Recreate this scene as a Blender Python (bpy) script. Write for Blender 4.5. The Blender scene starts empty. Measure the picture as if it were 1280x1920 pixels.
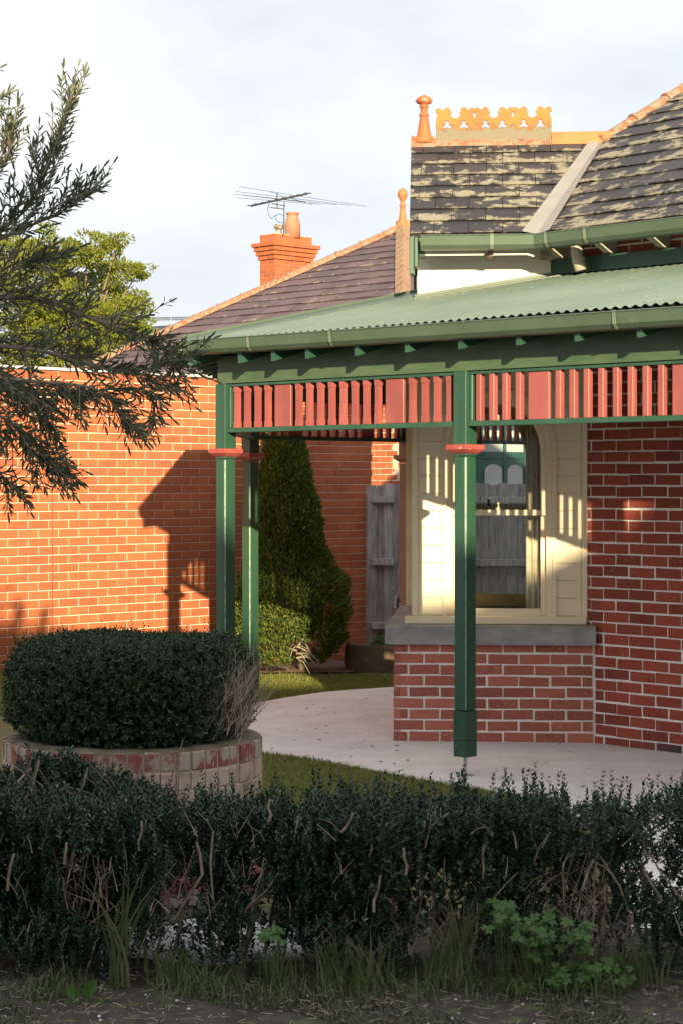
import bpy, math, random
import numpy as np
from mathutils import Vector, Matrix

random.seed(7)
RNG = np.random.default_rng(7)
SC = bpy.context.scene
COL = SC.collection

# ------------------------------------------------------------------ camera, sky, sun, exposure
FPX, CX, HY, CH = 3700.0, 640.0, 900.0, 2.0
cam_d = bpy.data.cameras.new('camera')
cam = bpy.data.objects.new('camera', cam_d); COL.objects.link(cam)
cam.location = (0, 0, CH); cam.rotation_euler = (math.radians(90), 0, 0)
cam_d.sensor_fit = 'VERTICAL'; cam_d.sensor_height = 36.0
cam_d.lens = FPX / 1920 * 36.0
cam_d.shift_y = -(960 - HY) / 1920
cam_d.clip_start = 0.1; cam_d.clip_end = 3000
SC.camera = cam

SUN_EL = math.radians(14.6)
SUN_H = Vector((0.158, -0.987, 0)).normalized()
world = bpy.data.worlds.new('World'); SC.world = world; world.use_nodes = True
wn, wl = world.node_tree.nodes, world.node_tree.links
wn.clear()
wout = wn.new('ShaderNodeOutputWorld'); wbg = wn.new('ShaderNodeBackground')
sky = wn.new('ShaderNodeTexSky'); sky.sky_type = 'NISHITA'; sky.sun_disc = False
sky.sun_elevation = SUN_EL; sky.sun_rotation = math.radians(170.9)
wbg.inputs['Strength'].default_value = 0.1
wtc = wn.new('ShaderNodeTexCoord'); wmap = wn.new('ShaderNodeMapping')
wmap.inputs['Scale'].default_value = (1.0, 1.0, 2.2)
wns = wn.new('ShaderNodeTexNoise'); wns.inputs['Scale'].default_value = 5.5
wns.inputs['Detail'].default_value = 7; wns.inputs['Roughness'].default_value = 0.52
wl.new(wtc.outputs['Generated'], wmap.inputs[0]); wl.new(wmap.outputs[0], wns.inputs['Vector'])
wr = wn.new('ShaderNodeValToRGB')
wr.color_ramp.elements[0].position = 0.34; wr.color_ramp.elements[0].color = (0.455, 0.475, 0.515, 1)
wr.color_ramp.elements[1].position = 0.66; wr.color_ramp.elements[1].color = (0.595, 0.59, 0.585, 1)
e = wr.color_ramp.elements.new(0.5); e.color = (0.53, 0.55, 0.585, 1)
wl.new(wns.outputs['Fac'], wr.inputs['Fac'])
wsc = wn.new('ShaderNodeVectorMath'); wsc.operation = 'SCALE'; wsc.inputs['Scale'].default_value = 8.3
wl.new(wr.outputs['Color'], wsc.inputs[0])
wmix = wn.new('ShaderNodeMix'); wmix.data_type = 'RGBA'; wmix.inputs['Factor'].default_value = 0.93
wl.new(sky.outputs[0], wmix.inputs['A']); wl.new(wsc.outputs[0], wmix.inputs['B'])
wl.new(wmix.outputs['Result'], wbg.inputs['Color']); wl.new(wbg.outputs[0], wout.inputs['Surface'])

sun_d = bpy.data.lights.new('sun', 'SUN'); sun_d.energy = 4.5; sun_d.angle = math.radians(0.5)
sun_d.color = (1.0, 0.84, 0.54)
sun = bpy.data.objects.new('sun', sun_d); COL.objects.link(sun)
Ld = Vector((-SUN_H.x * math.cos(SUN_EL), -SUN_H.y * math.cos(SUN_EL), -math.sin(SUN_EL)))
sun.rotation_euler = Ld.to_track_quat('-Z', 'Y').to_euler(); sun.location = (2, -10, 12)
SC.view_settings.view_transform = 'Standard'; SC.view_settings.look = 'None'
SC.view_settings.exposure = 1.12; SC.view_settings.gamma = 1.0
SC.view_settings.use_curve_mapping = False

# ------------------------------------------------------------------ helpers
LOC = {}
def px(x, y, Y):
    return Vector(((x - CX) / FPX * Y, Y, CH - (y - HY) / FPX * Y))
def proj(p):
    return (CX + p[0] / p[1] * FPX, HY - (p[2] - CH) / p[1] * FPX)
def line_t(O, d, x):
    k = (x - CX) / FPX
    return (k * O[1] - O[0]) / (d[0] - k * d[1])

def thing(name, label, cat, loc=(0, 0, 0), group=None):
    o = bpy.data.objects.new(name, None); COL.objects.link(o)
    o.location = loc; o['label'] = label; o['category'] = cat
    if group: o['group'] = group
    o.empty_display_size = 0.1
    LOC[o.name] = Vector(loc)
    return o
def link(o, parent):
    COL.objects.link(o)
    if parent is not None:
        o.parent = parent
        LOC[o.name] = LOC[parent.name].copy()
        return LOC[parent.name]
    LOC[o.name] = Vector((0, 0, 0))
    return LOC[o.name]
def rawmesh(name, V, faces, mat, smooth=False):
    me = bpy.data.meshes.new(name)
    me.from_pydata([tuple(v) for v in V], [], faces)
    if mat: me.materials.append(mat)
    if smooth: me.polygons.foreach_set('use_smooth', [True] * len(me.polygons))
    me.update()
    return me
def npmesh(name, V, F, mat, smooth=False):
    """V (n,3), F (m,k) numpy: a quick mesh"""
    me = bpy.data.meshes.new(name)
    V = np.ascontiguousarray(V, dtype=np.float32); F = np.ascontiguousarray(F, dtype=np.int32)
    m, k = F.shape
    me.vertices.add(len(V)); me.vertices.foreach_set('co', V.ravel())
    me.loops.add(m * k); me.loops.foreach_set('vertex_index', F.ravel())
    me.polygons.add(m)
    me.polygons.foreach_set('loop_start', np.arange(0, m * k, k, dtype=np.int32))
    me.polygons.foreach_set('loop_total', np.full(m, k, dtype=np.int32))
    if smooth: me.polygons.foreach_set('use_smooth', np.ones(m, dtype=bool))
    if mat: me.materials.append(mat)
    me.update(calc_edges=True)
    return me
def put(name, me, parent, M=None, **props):
    o = bpy.data.objects.new(name, me)
    off = link(o, parent)
    if M is None: o.location = -off
    else: o.matrix_basis = Matrix.Translation(-off) @ M
    if parent is not None and M is None: pass
    for k, v in props.items(): o[k] = v
    return o
def shift(V, parent):
    off = LOC[parent.name] if parent is not None else Vector((0, 0, 0))
    return [(v[0] - off.x, v[1] - off.y, v[2] - off.z) for v in V]
def frame(O, d, out):
    """local (a along d, b along out, c up) -> world"""
    d = Vector((d[0], d[1], 0)).normalized(); out = Vector((out[0], out[1], 0)).normalized()
    M = Matrix(((d.x, out.x, 0, O[0]), (d.y, out.y, 0, O[1]), (0, 0, 1, O[2] if len(O) > 2 else 0), (0, 0, 0, 1)))
    return M

class MB:
    def __init__(s): s.v = []; s.f = []
    def add(s, V, F, M=None):
        n = len(s.v)
        if M is not None:
            V = [M @ Vector(v) for v in V]
            if M.determinant() < 0: F = [tuple(reversed(f)) for f in F]
        s.v += [tuple(v) for v in V]; s.f += [tuple(i + n for i in f) for f in F]
        return s
    def box(s, M, a0, a1, b0, b1, c0, c1):
        V = [(a0, b0, c0), (a1, b0, c0), (a1, b1, c0), (a0, b1, c0), (a0, b0, c1), (a1, b0, c1), (a1, b1, c1), (a0, b1, c1)]
        F = [(0, 3, 2, 1), (4, 5, 6, 7), (0, 1, 5, 4), (1, 2, 6, 5), (2, 3, 7, 6), (3, 0, 4, 7)]
        return s.add(V, F, M)
    def cbox(s, M, a0, a1, b0, b1, c0, c1, ch=0.004):
        """box with chamfered vertical edges and top/bottom inset"""
        def ring(i, c):
            return [(a0 + ch + i, b0 + i, c), (a1 - ch - i, b0 + i, c), (a1 - i, b0 + ch + i, c), (a1 - i, b1 - ch - i, c),
                    (a1 - ch - i, b1 - i, c), (a0 + ch + i, b1 - i, c), (a0 + i, b1 - ch - i, c), (a0 + i, b0 + ch + i, c)]
        V = ring(ch * .6, c0) + ring(0, c0 + ch * .6) + ring(0, c1 - ch * .6) + ring(ch * .6, c1)
        F = [tuple(reversed(range(8))), tuple(range(24, 32))]
        for r in range(3):
            for k in range(8):
                a = r * 8 + k; b = r * 8 + (k + 1) % 8
                F.append((a, b, b + 8, a + 8))
        return s.add(V, F, M)
    def tube(s, pts, r0, r1=None, n=6, caps=True):
        if r1 is None: r1 = r0
        pts = [Vector(p) for p in pts]; m = len(pts); base = len(s.v)
        up = Vector((0.13, 0.37, 0.92))
        for i, p in enumerate(pts):
            t = (pts[min(i + 1, m - 1)] - pts[max(i - 1, 0)]).normalized()
            x = t.cross(up)
            if x.length < 1e-3: x = t.cross(Vector((1, 0, 0)))
            x.normalize(); y = t.cross(x)
            r = r0 + (r1 - r0) * i / max(1, m - 1)
            for k in range(n):
                a = 2 * math.pi * k / n
                s.v.append(tuple(p + x * (r * math.cos(a)) + y * (r * math.sin(a))))
        for i in range(m - 1):
            for k in range(n):
                a = base + i * n + k; b = base + i * n + (k + 1) % n
                s.f.append((a, b, b + n, a + n))
        if caps:
            s.f.append(tuple(base + k for k in reversed(range(n))))
            s.f.append(tuple(base + (m - 1) * n + k for k in range(n)))
        return s
    def lathe(s, c, prof, n=20):
        base = len(s.v)
        for r, z in prof:
            for k in range(n):
                a = 2 * math.pi * k / n
                s.v.append((c[0] + r * math.cos(a), c[1] + r * math.sin(a), c[2] + z))
        for i in range(len(prof) - 1):
            for k in range(n):
                a = base + i * n + k; b = base + i * n + (k + 1) % n
                s.f.append((a, b, b + n, a + n))
        s.f.append(tuple(base + k for k in reversed(range(n))))
        s.f.append(tuple(base + (len(prof) - 1) * n + k for k in range(n)))
        return s
    def sweep(s, pts, prof, side=1):
        """closed profile (b,c) swept along horizontal-ish polyline; b is to the right of travel * side"""
        pts = [Vector(p) for p in pts]; m = len(pts); n = len(prof); base = len(s.v)
        segn = []
        for i in range(m - 1):
            d = pts[i + 1] - pts[i]; segn.append(Vector((d.y, -d.x, 0)).normalized() * side)
        for i, p in enumerate(pts):
            if i == 0: nn = segn[0]
            elif i == m - 1: nn = segn[-1]
            else:
                nn = segn[i - 1] + segn[i]; nn = nn / (nn.dot(segn[i]))
            for b, c in prof: s.v.append((p.x + nn.x * b, p.y + nn.y * b, p.z + c))
        for i in range(m - 1):
            for k in range(n):
                a = base + i * n + k; b = base + i * n + (k + 1) % n
                s.f.append((a, b, b + n, a + n))
        s.f.append(tuple(base + k for k in reversed(range(n))))
        s.f.append(tuple(base + (m - 1) * n + k for k in range(n)))
        return s
    def build(s, name, mat, parent, smooth=False, **props):
        me = rawmesh(name, shift(s.v, parent), s.f, mat, smooth)
        o = bpy.data.objects.new(name, me); link(o, parent)
        for k, v in props.items(): o[k] = v
        return o

def clip_poly(P, R):
    """clip polygon P by convex CCW polygon R (2D)"""
    out = P
    for i in range(len(R)):
        ax, ay = R[i]; bx, by = R[(i + 1) % len(R)]
        inp, out = out, []
        def side(p): return (bx - ax) * (p[1] - ay) - (by - ay) * (p[0] - ax)
        for j in range(len(inp)):
            p, q = inp[j], inp[(j + 1) % len(inp)]
            sp, sq = side(p), side(q)
            if sp >= 0: out.append(p)
            if (sp >= 0) != (sq >= 0):
                t = sp / (sp - sq); out.append((p[0] + (q[0] - p[0]) * t, p[1] + (q[1] - p[1]) * t))
        if not out: return []
    return out
def area2(P):
    return abs(sum(P[i][0] * P[(i + 1) % len(P)][1] - P[(i + 1) % len(P)][0] * P[i][1] for i in range(len(P)))) / 2

# ------------------------------------------------------------------ materials
def M_(name):
    m = bpy.data.materials.new(name); m.use_nodes = True
    return m, m.node_tree.nodes, m.node_tree.links, m.node_tree.nodes['Principled BSDF']
def mixc(n, l, fac, A, B, mode='MIX'):
    x = n.new('ShaderNodeMix'); x.data_type = 'RGBA'; x.blend_type = mode
    for key, v in (('Factor', fac), ('A', A), ('B', B)):
        if isinstance(v, (int, float)): x.inputs[key].default_value = v
        elif isinstance(v, tuple): x.inputs[key].default_value = (*v[:3], 1)
        else: l.new(v, x.inputs[key])
    return x.outputs['Result']
def mth(n, l, op, a, b=0.0, clamp=False):
    x = n.new('ShaderNodeMath'); x.operation = op; x.use_clamp = clamp
    for i, v in enumerate((a, b)):
        if isinstance(v, (int, float)): x.inputs[i].default_value = v
        else: l.new(v, x.inputs[i])
    return x.outputs[0]
def pos(n, l, scale=(1, 1, 1), rot=0.0):
    g = n.new('ShaderNodeNewGeometry'); mp = n.new('ShaderNodeMapping')
    mp.inputs['Scale'].default_value = scale; mp.inputs['Rotation'].default_value = (0, 0, rot)
    l.new(g.outputs['Position'], mp.inputs[0]); return mp.outputs[0]
def nz(n, l, vec, scale, detail=4, rough=0.55):
    t = n.new('ShaderNodeTexNoise'); t.inputs['Scale'].default_value = scale
    t.inputs['Detail'].default_value = detail; t.inputs['Roughness'].default_value = rough
    l.new(vec, t.inputs['Vector']); return t.outputs['Fac']
def ramp(n, l, fac, lo, hi, a=(0, 0, 0), b=(1, 1, 1)):
    r = n.new('ShaderNodeValToRGB'); r.color_ramp.elements[0].position = lo; r.color_ramp.elements[1].position = hi
    r.color_ramp.elements[0].color = (*a, 1); r.color_ramp.elements[1].color = (*b, 1)
    l.new(fac, r.inputs[0]); return r.outputs['Color']
def rnd(n, l):
    o = n.new('ShaderNodeObjectInfo'); g = n.new('ShaderNodeNewGeometry')
    return mth(n, l, 'FRACT', mth(n, l, 'ADD', o.outputs['Random'], g.outputs['Random Per Island']))
def bump(n, l, b, h, strength=0.3, dist=0.01):
    x = n.new('ShaderNodeBump'); x.inputs['Strength'].default_value = strength; x.inputs['Distance'].default_value = dist
    l.new(h, x.inputs['Height']); l.new(x.outputs[0], b.inputs['Normal'])
def simple(name, c1, c2=None, scale=6, rough=0.6, bmp=0.15, bsc=60, var=0.0, metal=0.0, stretch=(1, 1, 1), dist=0.004,
           spots=None, spot_t=(0.62, 0.68), spot_sc=14, rot=0.0, spec=0.5):
    m, n, l, b = M_(name)
    v = pos(n, l, stretch, rot)
    c2 = c2 or tuple(x * 0.75 for x in c1)
    col = mixc(n, l, ramp(n, l, nz(n, l, v, scale), 0.35, 0.65), c1, c2)
    if var:
        r = rnd(n, l)
        k = mth(n, l, 'ADD', mth(n, l, 'MULTIPLY', r, 2 * var), 1 - var)
        comb = n.new('ShaderNodeCombineColor')
        for i in range(3): l.new(k, comb.inputs[i])
        col = mixc(n, l, 1.0, col, comb.outputs[0], 'MULTIPLY')
    if spots:
        col = mixc(n, l, ramp(n, l, nz(n, l, v, spot_sc, 5, 0.6), *spot_t), col, spots)
    l.new(col, b.inputs['Base Color'])
    b.inputs['Roughness'].default_value = rough; b.inputs['Metallic'].default_value = metal
    b.inputs['Specular IOR Level'].default_value = spec
    if bmp: bump(n, l, b, nz(n, l, v, bsc, 4), bmp, dist)
    return m
def brickmat(name, a, bcol, c, stain=None, st=(0.6, 0.75), rough=0.85, stain_sc=2.5, fleck=0.0):
    m, n, l, b = M_(name)
    v = pos(n, l); r = rnd(n, l)
    rp = n.new('ShaderNodeValToRGB'); el = rp.color_ramp.elements
    el[0].position = 0; el[0].color = (*a, 1); el[1].position = 1; el[1].color = (*c, 1)
    x = el.new(0.5); x.color = (*bcol, 1); l.new(r, rp.inputs[0])
    col = mixc(n, l, mth(n, l, 'MULTIPLY', nz(n, l, v, 45, 5), 0.5), rp.outputs[0], tuple(q * 0.6 for q in bcol))
    if stain: col = mixc(n, l, ramp(n, l, nz(n, l, v, stain_sc, 6, 0.62), *st), col, stain)
    if fleck: col = mixc(n, l, ramp(n, l, nz(n, l, v, 70, 3, 0.6), 0.72 - fleck, 0.76 - fleck), col, (0.62, 0.56, 0.5))
    l.new(col, b.inputs['Base Color']); b.inputs['Roughness'].default_value = rough
    b.inputs['Specular IOR Level'].default_value = 0.25
    bump(n, l, b, nz(n, l, v, 120, 5), 0.5, 0.003)
    return m
def leafmat(name, a, b_, c, rough=0.4, trans=0.25, spec=0.5, tcol=None):
    m, n, l, b = M_(name)
    g = n.new('ShaderNodeNewGeometry')
    rp = n.new('ShaderNodeValToRGB'); el = rp.color_ramp.elements
    el[0].position = 0; el[0].color = (*a, 1); el[1].position = 1; el[1].color = (*c, 1)
    x = el.new(0.55); x.color = (*b_, 1); l.new(g.outputs['Random Per Island'], rp.inputs[0])
    if name.startswith('boxwood'): x2 = el.new(0.90); x2.color = (*[q * 1.9 for q in b_], 1)  # the few palest leaves paint in the glossy highlights
    big = nz(n, l, pos(n, l), 3.5, 3)
    col = mixc(n, l, mth(n, l, 'MULTIPLY', big, 0.6), rp.outputs[0], tuple(q * 0.5 for q in b_))
    l.new(col, b.inputs['Base Color']); b.inputs['Roughness'].default_value = rough
    b.inputs['Specular IOR Level'].default_value = spec
    if trans:
        t = n.new('ShaderNodeBsdfTranslucent'); ms = n.new('ShaderNodeMixShader')
        l.new(mixc(n, l, 1.0, col, tcol or (1.6, 1.7, 0.7), 'MULTIPLY'), t.inputs[0])
        ms.inputs[0].default_value = trans
        l.new(b.outputs[0], ms.inputs[1]); l.new(t.outputs[0], ms.inputs[2])
        l.new(ms.outputs[0], n['Material Output'].inputs['Surface'])
    return m

GREEN = simple('green_gloss_paint', (0.022, 0.072, 0.044), (0.036, 0.098, 0.056), 5, 0.36, 0.25, 22, stretch=(1, 1, 0.25))
GREEN_FACE = simple('beam_paint', (0.088, 0.140, 0.070), (0.060, 0.105, 0.052), 4, 0.5, 0.25, 26, stretch=(1, 1, 4),
                    spots=(0.20, 0.25, 0.16), spot_t=(0.70, 0.76), spot_sc=18)
GUTTER = simple('gutter_green', (0.088, 0.125, 0.085), (0.070, 0.104, 0.070), 3, 0.35, 0.05, 20, spots=(0.22, 0.26, 0.19), spot_t=(0.70, 0.8))
IRON = simple('roof_sheet_green', (0.130, 0.178, 0.142), (0.158, 0.205, 0.168), 1.6, 0.5, 0.05, 30, var=0.05,
              spots=(0.30, 0.36, 0.29), spot_t=(0.64, 0.78), spot_sc=7)
RED = simple('red_paint', (0.37, 0.100, 0.088), (0.30, 0.078, 0.068), 7, 0.42, 0.2, 30, var=0.10, stretch=(1, 1, 0.4))
CAPRED = simple('worn_red_paint', (0.42, 0.09, 0.07), (0.34, 0.06, 0.05), 10, 0.55, 0.3, 50, spots=(0.55, 0.42, 0.36), spot_t=(0.64, 0.68), spot_sc=22)
BROWNP = simple('brown_timber', (0.27, 0.155, 0.10), (0.22, 0.125, 0.08), 6, 0.6, 0.1)
CREAM = simple('cream_paint', (0.88, 0.745, 0.51), (0.84, 0.70, 0.47), 4, 0.45, 0.08, 30)
CREAMW = simple('cream_wall_paint', (0.80, 0.75, 0.62), (0.76, 0.70, 0.56), 2, 0.6, 0.06, 20, spots=(0.5, 0.42, 0.3), spot_t=(0.76, 0.80))
OLIVEP = simple('olive_frame_paint', (0.72, 0.65, 0.42), None, 4, 0.5)
STONE = simple('bluestone', (0.23, 0.225, 0.215), (0.36, 0.35, 0.335), 6.5, 0.75, 0.3, 50, stretch=(1, 1, 1.5))
MORTAR = simple('mortar', (0.90, 0.85, 0.79), (0.78, 0.71, 0.645), 12, 0.95, 0.7, 90, dist=0.006)
MORTAR_O = simple('pale_mortar', (0.78, 0.61, 0.47), (0.68, 0.51, 0.38), 12, 0.95, 0.5, 90)
BRICK_RED = brickmat('red_brick', (0.54, 0.175, 0.115), (0.44, 0.135, 0.095), (0.31, 0.10, 0.08), fleck=0.07, stain=(0.25, 0.07, 0.055), st=(0.56, 0.74))
BRICK_DK = brickmat('deep_red_brick', (0.42, 0.090, 0.052), (0.33, 0.070, 0.044), (0.22, 0.055, 0.042), fleck=0.05, stain=(0.2, 0.045, 0.04), st=(0.56, 0.74))
BRICK_OR = brickmat('orange_brick', (0.56, 0.172, 0.068), (0.50, 0.146, 0.061), (0.42, 0.116, 0.053), stain=(0.40, 0.105, 0.056), st=(0.5, 0.8))
BRICK_PL = brickmat('planter_brick', (0.34, 0.10, 0.08), (0.28, 0.085, 0.075), (0.36, 0.17, 0.14), stain=(0.38, 0.32, 0.25), st=(0.46, 0.56), stain_sc=9, fleck=0.04)
STRAP = simple('pale_strap', (0.14, 0.18, 0.125), (0.19, 0.22, 0.16), 30)
ARRIS = simple('edge_highlight', (0.12, 0.22, 0.15), (0.34, 0.44, 0.36), 18, 0.45, 0.1)  # bright highlight put into the colour of the post edges
MORTAR_B = simple('washed_render', (0.48, 0.365, 0.285), (0.34, 0.255, 0.195), 6, 0.95, 0.9, 40, dist=0.01)
BRICK_BODY = brickmat('washed_brick', (0.55, 0.42, 0.33), (0.53, 0.40, 0.315), (0.50, 0.345, 0.27), stain=(0.24, 0.185, 0.135), st=(0.50, 0.66), stain_sc=6.5, fleck=0.08)
BRICK_CH = brickmat('chimney_brick', (0.50, 0.15, 0.06), (0.45, 0.13, 0.055), (0.40, 0.11, 0.05))
MORTAR_C = simple('chimney_mortar', (0.46, 0.24, 0.14), None, 12, 0.95, 0.5, 90)
MORTAR_P = simple('mossy_mortar', (0.24, 0.20, 0.14), (0.11, 0.10, 0.06), 9, 0.95, 0.7, 60)
CHARRED = simple('blackened_brick', (0.05, 0.05, 0.045), (0.16, 0.05, 0.04), 14, 0.9, 0.5, 60)
TERRA = simple('terracotta', (0.50, 0.15, 0.045), (0.40, 0.11, 0.04), 6, 0.7, 0.2, 60, spots=(0.28, 0.24, 0.16), spot_t=(0.60, 0.64), spot_sc=11)
TERRA_C = simple('terracotta_clean', (0.58, 0.19, 0.062), (0.50, 0.15, 0.055), 6, 0.7, 0.15, 60)
TERRA_L = simple('lichened_terracotta', (0.38, 0.12, 0.055), (0.28, 0.14, 0.08), 9, 0.85, 0.8, 50, var=0.2, spots=(0.25, 0.21, 0.145), spot_t=(0.48, 0.53), spot_sc=20)
LICHEN = simple('lichen_crust', (0.28, 0.24, 0.16), (0.36, 0.17, 0.09), 40, 0.95, 0.9, 120, dist=0.01, spots=(0.50, 0.18, 0.06), spot_t=(0.6, 0.66), spot_sc=16)
POT = simple('chimney_pot_clay', (0.50, 0.22, 0.13), (0.42, 0.16, 0.09), 3, 0.75, 0.1, spots=(0.62, 0.42, 0.32), spot_t=(0.62, 0.7), spot_sc=5)
STEEL = simple('galvanised_steel', (0.42, 0.42, 0.42), (0.34, 0.34, 0.34), 12, 0.45, 0.1, metal=0.7)
VALLEY = simple('zinc_valley', (0.30, 0.28, 0.265), (0.26, 0.245, 0.23), 4, 0.55, 0.06, 20, metal=0.1)
DARKMETAL = simple('antenna_metal', (0.10, 0.10, 0.10), None, 6, 0.5, 0.0, metal=0.5)
ALUM = simple('antenna_rods', (0.13, 0.13, 0.14), None, 6, 0.5, 0.0, metal=0.4)
CAPWHITE = simple('pale_flashing', (0.62, 0.62, 0.66), (0.55, 0.55, 0.58), 3, 0.5, 0.05)
GREYWOOD = simple('weathered_paling', (0.56, 0.545, 0.525), (0.30, 0.29, 0.28), 9, 0.9, 0.7, 24, var=0.22, stretch=(5, 5, 0.5),
                  spots=(0.08, 0.07, 0.07), spot_t=(0.66, 0.72), spot_sc=6)
DARKGAP = simple('near_black', (0.02, 0.022, 0.02), None, 6, 0.8)
PIPE = simple('pale_pipe', (0.52, 0.47, 0.36), None, 5, 0.5, 0.05)
INTERIOR = simple('interior_plaster', (0.72, 0.64, 0.48), None, 4, 0.9)
CURTAIN = simple('curtain_cloth', (0.72, 0.62, 0.44), None, 10, 0.9, 0.2)
LACE = simple('lace_curtain', (0.62, 0.62, 0.60), (0.5, 0.5, 0.5), 30, 0.95, 0.2, stretch=(3, 3, 0.3))
TEALP = simple('teal_window_paint', (0.035, 0.12, 0.105), None, 5, 0.45)
CONCRETE = simple('concrete', (0.84, 0.80, 0.755), (0.73, 0.685, 0.635), 2.6, 0.92, 0.6, 40, dist=0.010,
                  spots=(0.26, 0.22, 0.18), spot_t=(0.735, 0.79), spot_sc=26)
SOIL = simple('soil', (0.085, 0.068, 0.052), (0.045, 0.038, 0.032), 9, 0.98, 1.0, 40, dist=0.02, spots=(0.10, 0.115, 0.05), spot_t=(0.55, 0.62), spot_sc=10)
TURF = simple('lawn_turf', (0.13, 0.145, 0.045), (0.17, 0.145, 0.06), 5, 0.98, 1.0, 60, dist=0.02)
MULCH = simple('needle_litter', (0.30, 0.20, 0.13), (0.20, 0.12, 0.08), 16, 0.98, 1.0, 60, dist=0.02)
PEBBLE = simple('white_pebble', (0.62, 0.61, 0.62), (0.5, 0.49, 0.5), 8, 0.85, 0.2, 40, var=0.15)
BARK = simple('bark', (0.24, 0.19, 0.14), (0.15, 0.12, 0.09), 20, 0.95, 0.6, 60)
TWIG = simple('cut_twig', (0.34, 0.26, 0.185), (0.16, 0.12, 0.085), 22, 0.9, 0.4, 80, var=0.25)
DRYTWIG = simple('dry_twig', (0.46, 0.37, 0.28), (0.27, 0.21, 0.16), 22, 0.95, 0.4, 80, var=0.2)
WHITECLOTH = simple('white_plastic', (0.65, 0.65, 0.66), None, 6, 0.5)
BOX = leafmat('boxwood_leaf', (0.012, 0.034, 0.020), (0.026, 0.058, 0.031), (0.19, 0.25, 0.16), rough=0.25, trans=0.05, spec=0.42)
BOX2 = leafmat('boxwood_leaf_old', (0.015, 0.036, 0.015), (0.032, 0.060, 0.020), (0.16, 0.19, 0.09), rough=0.34, trans=0.05, spec=0.28)
OLIVE = leafmat('olive_leaf', (0.060, 0.082, 0.042), (0.10, 0.125, 0.065), (0.27, 0.29, 0.19), rough=0.5, trans=0.10, spec=0.35)
CYP = leafmat('cypress_spray', (0.045, 0.085, 0.016), (0.095, 0.145, 0.024), (0.30, 0.31, 0.08), rough=0.75, trans=0.25, spec=0.2)
TREE = leafmat('bright_leaf', (0.17, 0.205, 0.022), (0.22, 0.25, 0.03), (0.28, 0.29, 0.05), rough=0.6, trans=0.28, spec=0.3)
GRASS = leafmat('grass_blade', (0.12, 0.155, 0.028), (0.19, 0.22, 0.042), (0.30, 0.27, 0.10), rough=0.7, trans=0.25, spec=0.25)
TALLG = leafmat('tall_grass', (0.060, 0.095, 0.032), (0.095, 0.135, 0.045), (0.22, 0.19, 0.11), rough=0.55, trans=0.25)
DEADG = leafmat('dry_grass', (0.16, 0.135, 0.09), (0.10, 0.11, 0.06), (0.07, 0.10, 0.045), rough=0.8, trans=0.1)
CLOVER = leafmat('weed_leaf', (0.055, 0.13, 0.025), (0.08, 0.165, 0.035), (0.11, 0.19, 0.05), rough=0.5, trans=0.25)

def slate_mat(name, base, base2, lich, t0, t1, sc=3.2, horiz=0.45, rough=0.55):
    m, n, l, b = M_(name)
    v = pos(n, l); r = rnd(n, l)
    c = mixc(n, l, r, base, base2)
    c = mixc(n, l, mth(n, l, 'MULTIPLY', nz(n, l, v, 30, 5), 0.5), c, tuple(q * 0.6 for q in base))
    big = nz(n, l, pos(n, l, (1, 1, 2.6)), sc, 2)
    at = n.new('ShaderNodeAttribute'); at.attribute_name = 'tail'
    det = nz(n, l, pos(n, l, (horiz + 0.55, horiz + 0.55, 1.3)), 10, 9, 0.74)
    f = mth(n, l, 'ADD', mth(n, l, 'MULTIPLY', big, 0.62), mth(n, l, 'MULTIPLY', det, 0.80))
    f = mth(n, l, 'ADD', f, mth(n, l, 'MULTIPLY', at.outputs['Fac'], 0.11))
    fac = ramp(n, l, f, t0, t1)
    lc = mixc(n, l, ramp(n, l, nz(n, l, v, 55, 4), 0.4, 0.6), lich, tuple(q * 0.6 for q in lich))
    c = mixc(n, l, fac, c, lc); l.new(c, b.inputs['Base Color'])
    rr = mth(n, l, 'ADD', mth(n, l, 'MULTIPLY', fac, 0.4), rough); l.new(rr, b.inputs['Roughness'])
    h = mth(n, l, 'ADD', mth(n, l, 'MULTIPLY', nz(n, l, v, 80, 4), 0.5), mth(n, l, 'MULTIPLY', fac, 1.5))
    bump(n, l, b, h, 0.5, 0.005)
    return m
SLATE = slate_mat('lichened_slate', (0.026, 0.024, 0.027), (0.052, 0.046, 0.048), (0.31, 0.275, 0.20), 0.785, 0.835)
SLATE_P = slate_mat('purple_slate', (0.095, 0.060, 0.066), (0.165, 0.105, 0.108), (0.36, 0.27, 0.20), 0.89, 0.94)
UNDER = simple('roof_underlay', (0.05, 0.045, 0.045), None, 6, 0.9)

gm, gn, gl, gb = M_('window_glass')
gn.remove(gb)
g1 = gn.new('ShaderNodeBsdfTransparent'); g1.inputs[0].default_value = (0.86, 0.89, 0.88, 1)
g2 = gn.new('ShaderNodeBsdfGlossy'); g2.inputs['Roughness'].default_value = 0.01
g3 = gn.new('ShaderNodeMixShader'); g4 = gn.new('ShaderNodeFresnel'); g4.inputs[0].default_value = 1.5
gl.new(g4.outputs[0], g3.inputs[0]); gl.new(g1.outputs[0], g3.inputs[1]); gl.new(g2.outputs[0], g3.inputs[2])
gl.new(g3.outputs[0], gn['Material Output'].inputs['Surface'])
GLASS = gm
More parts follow.
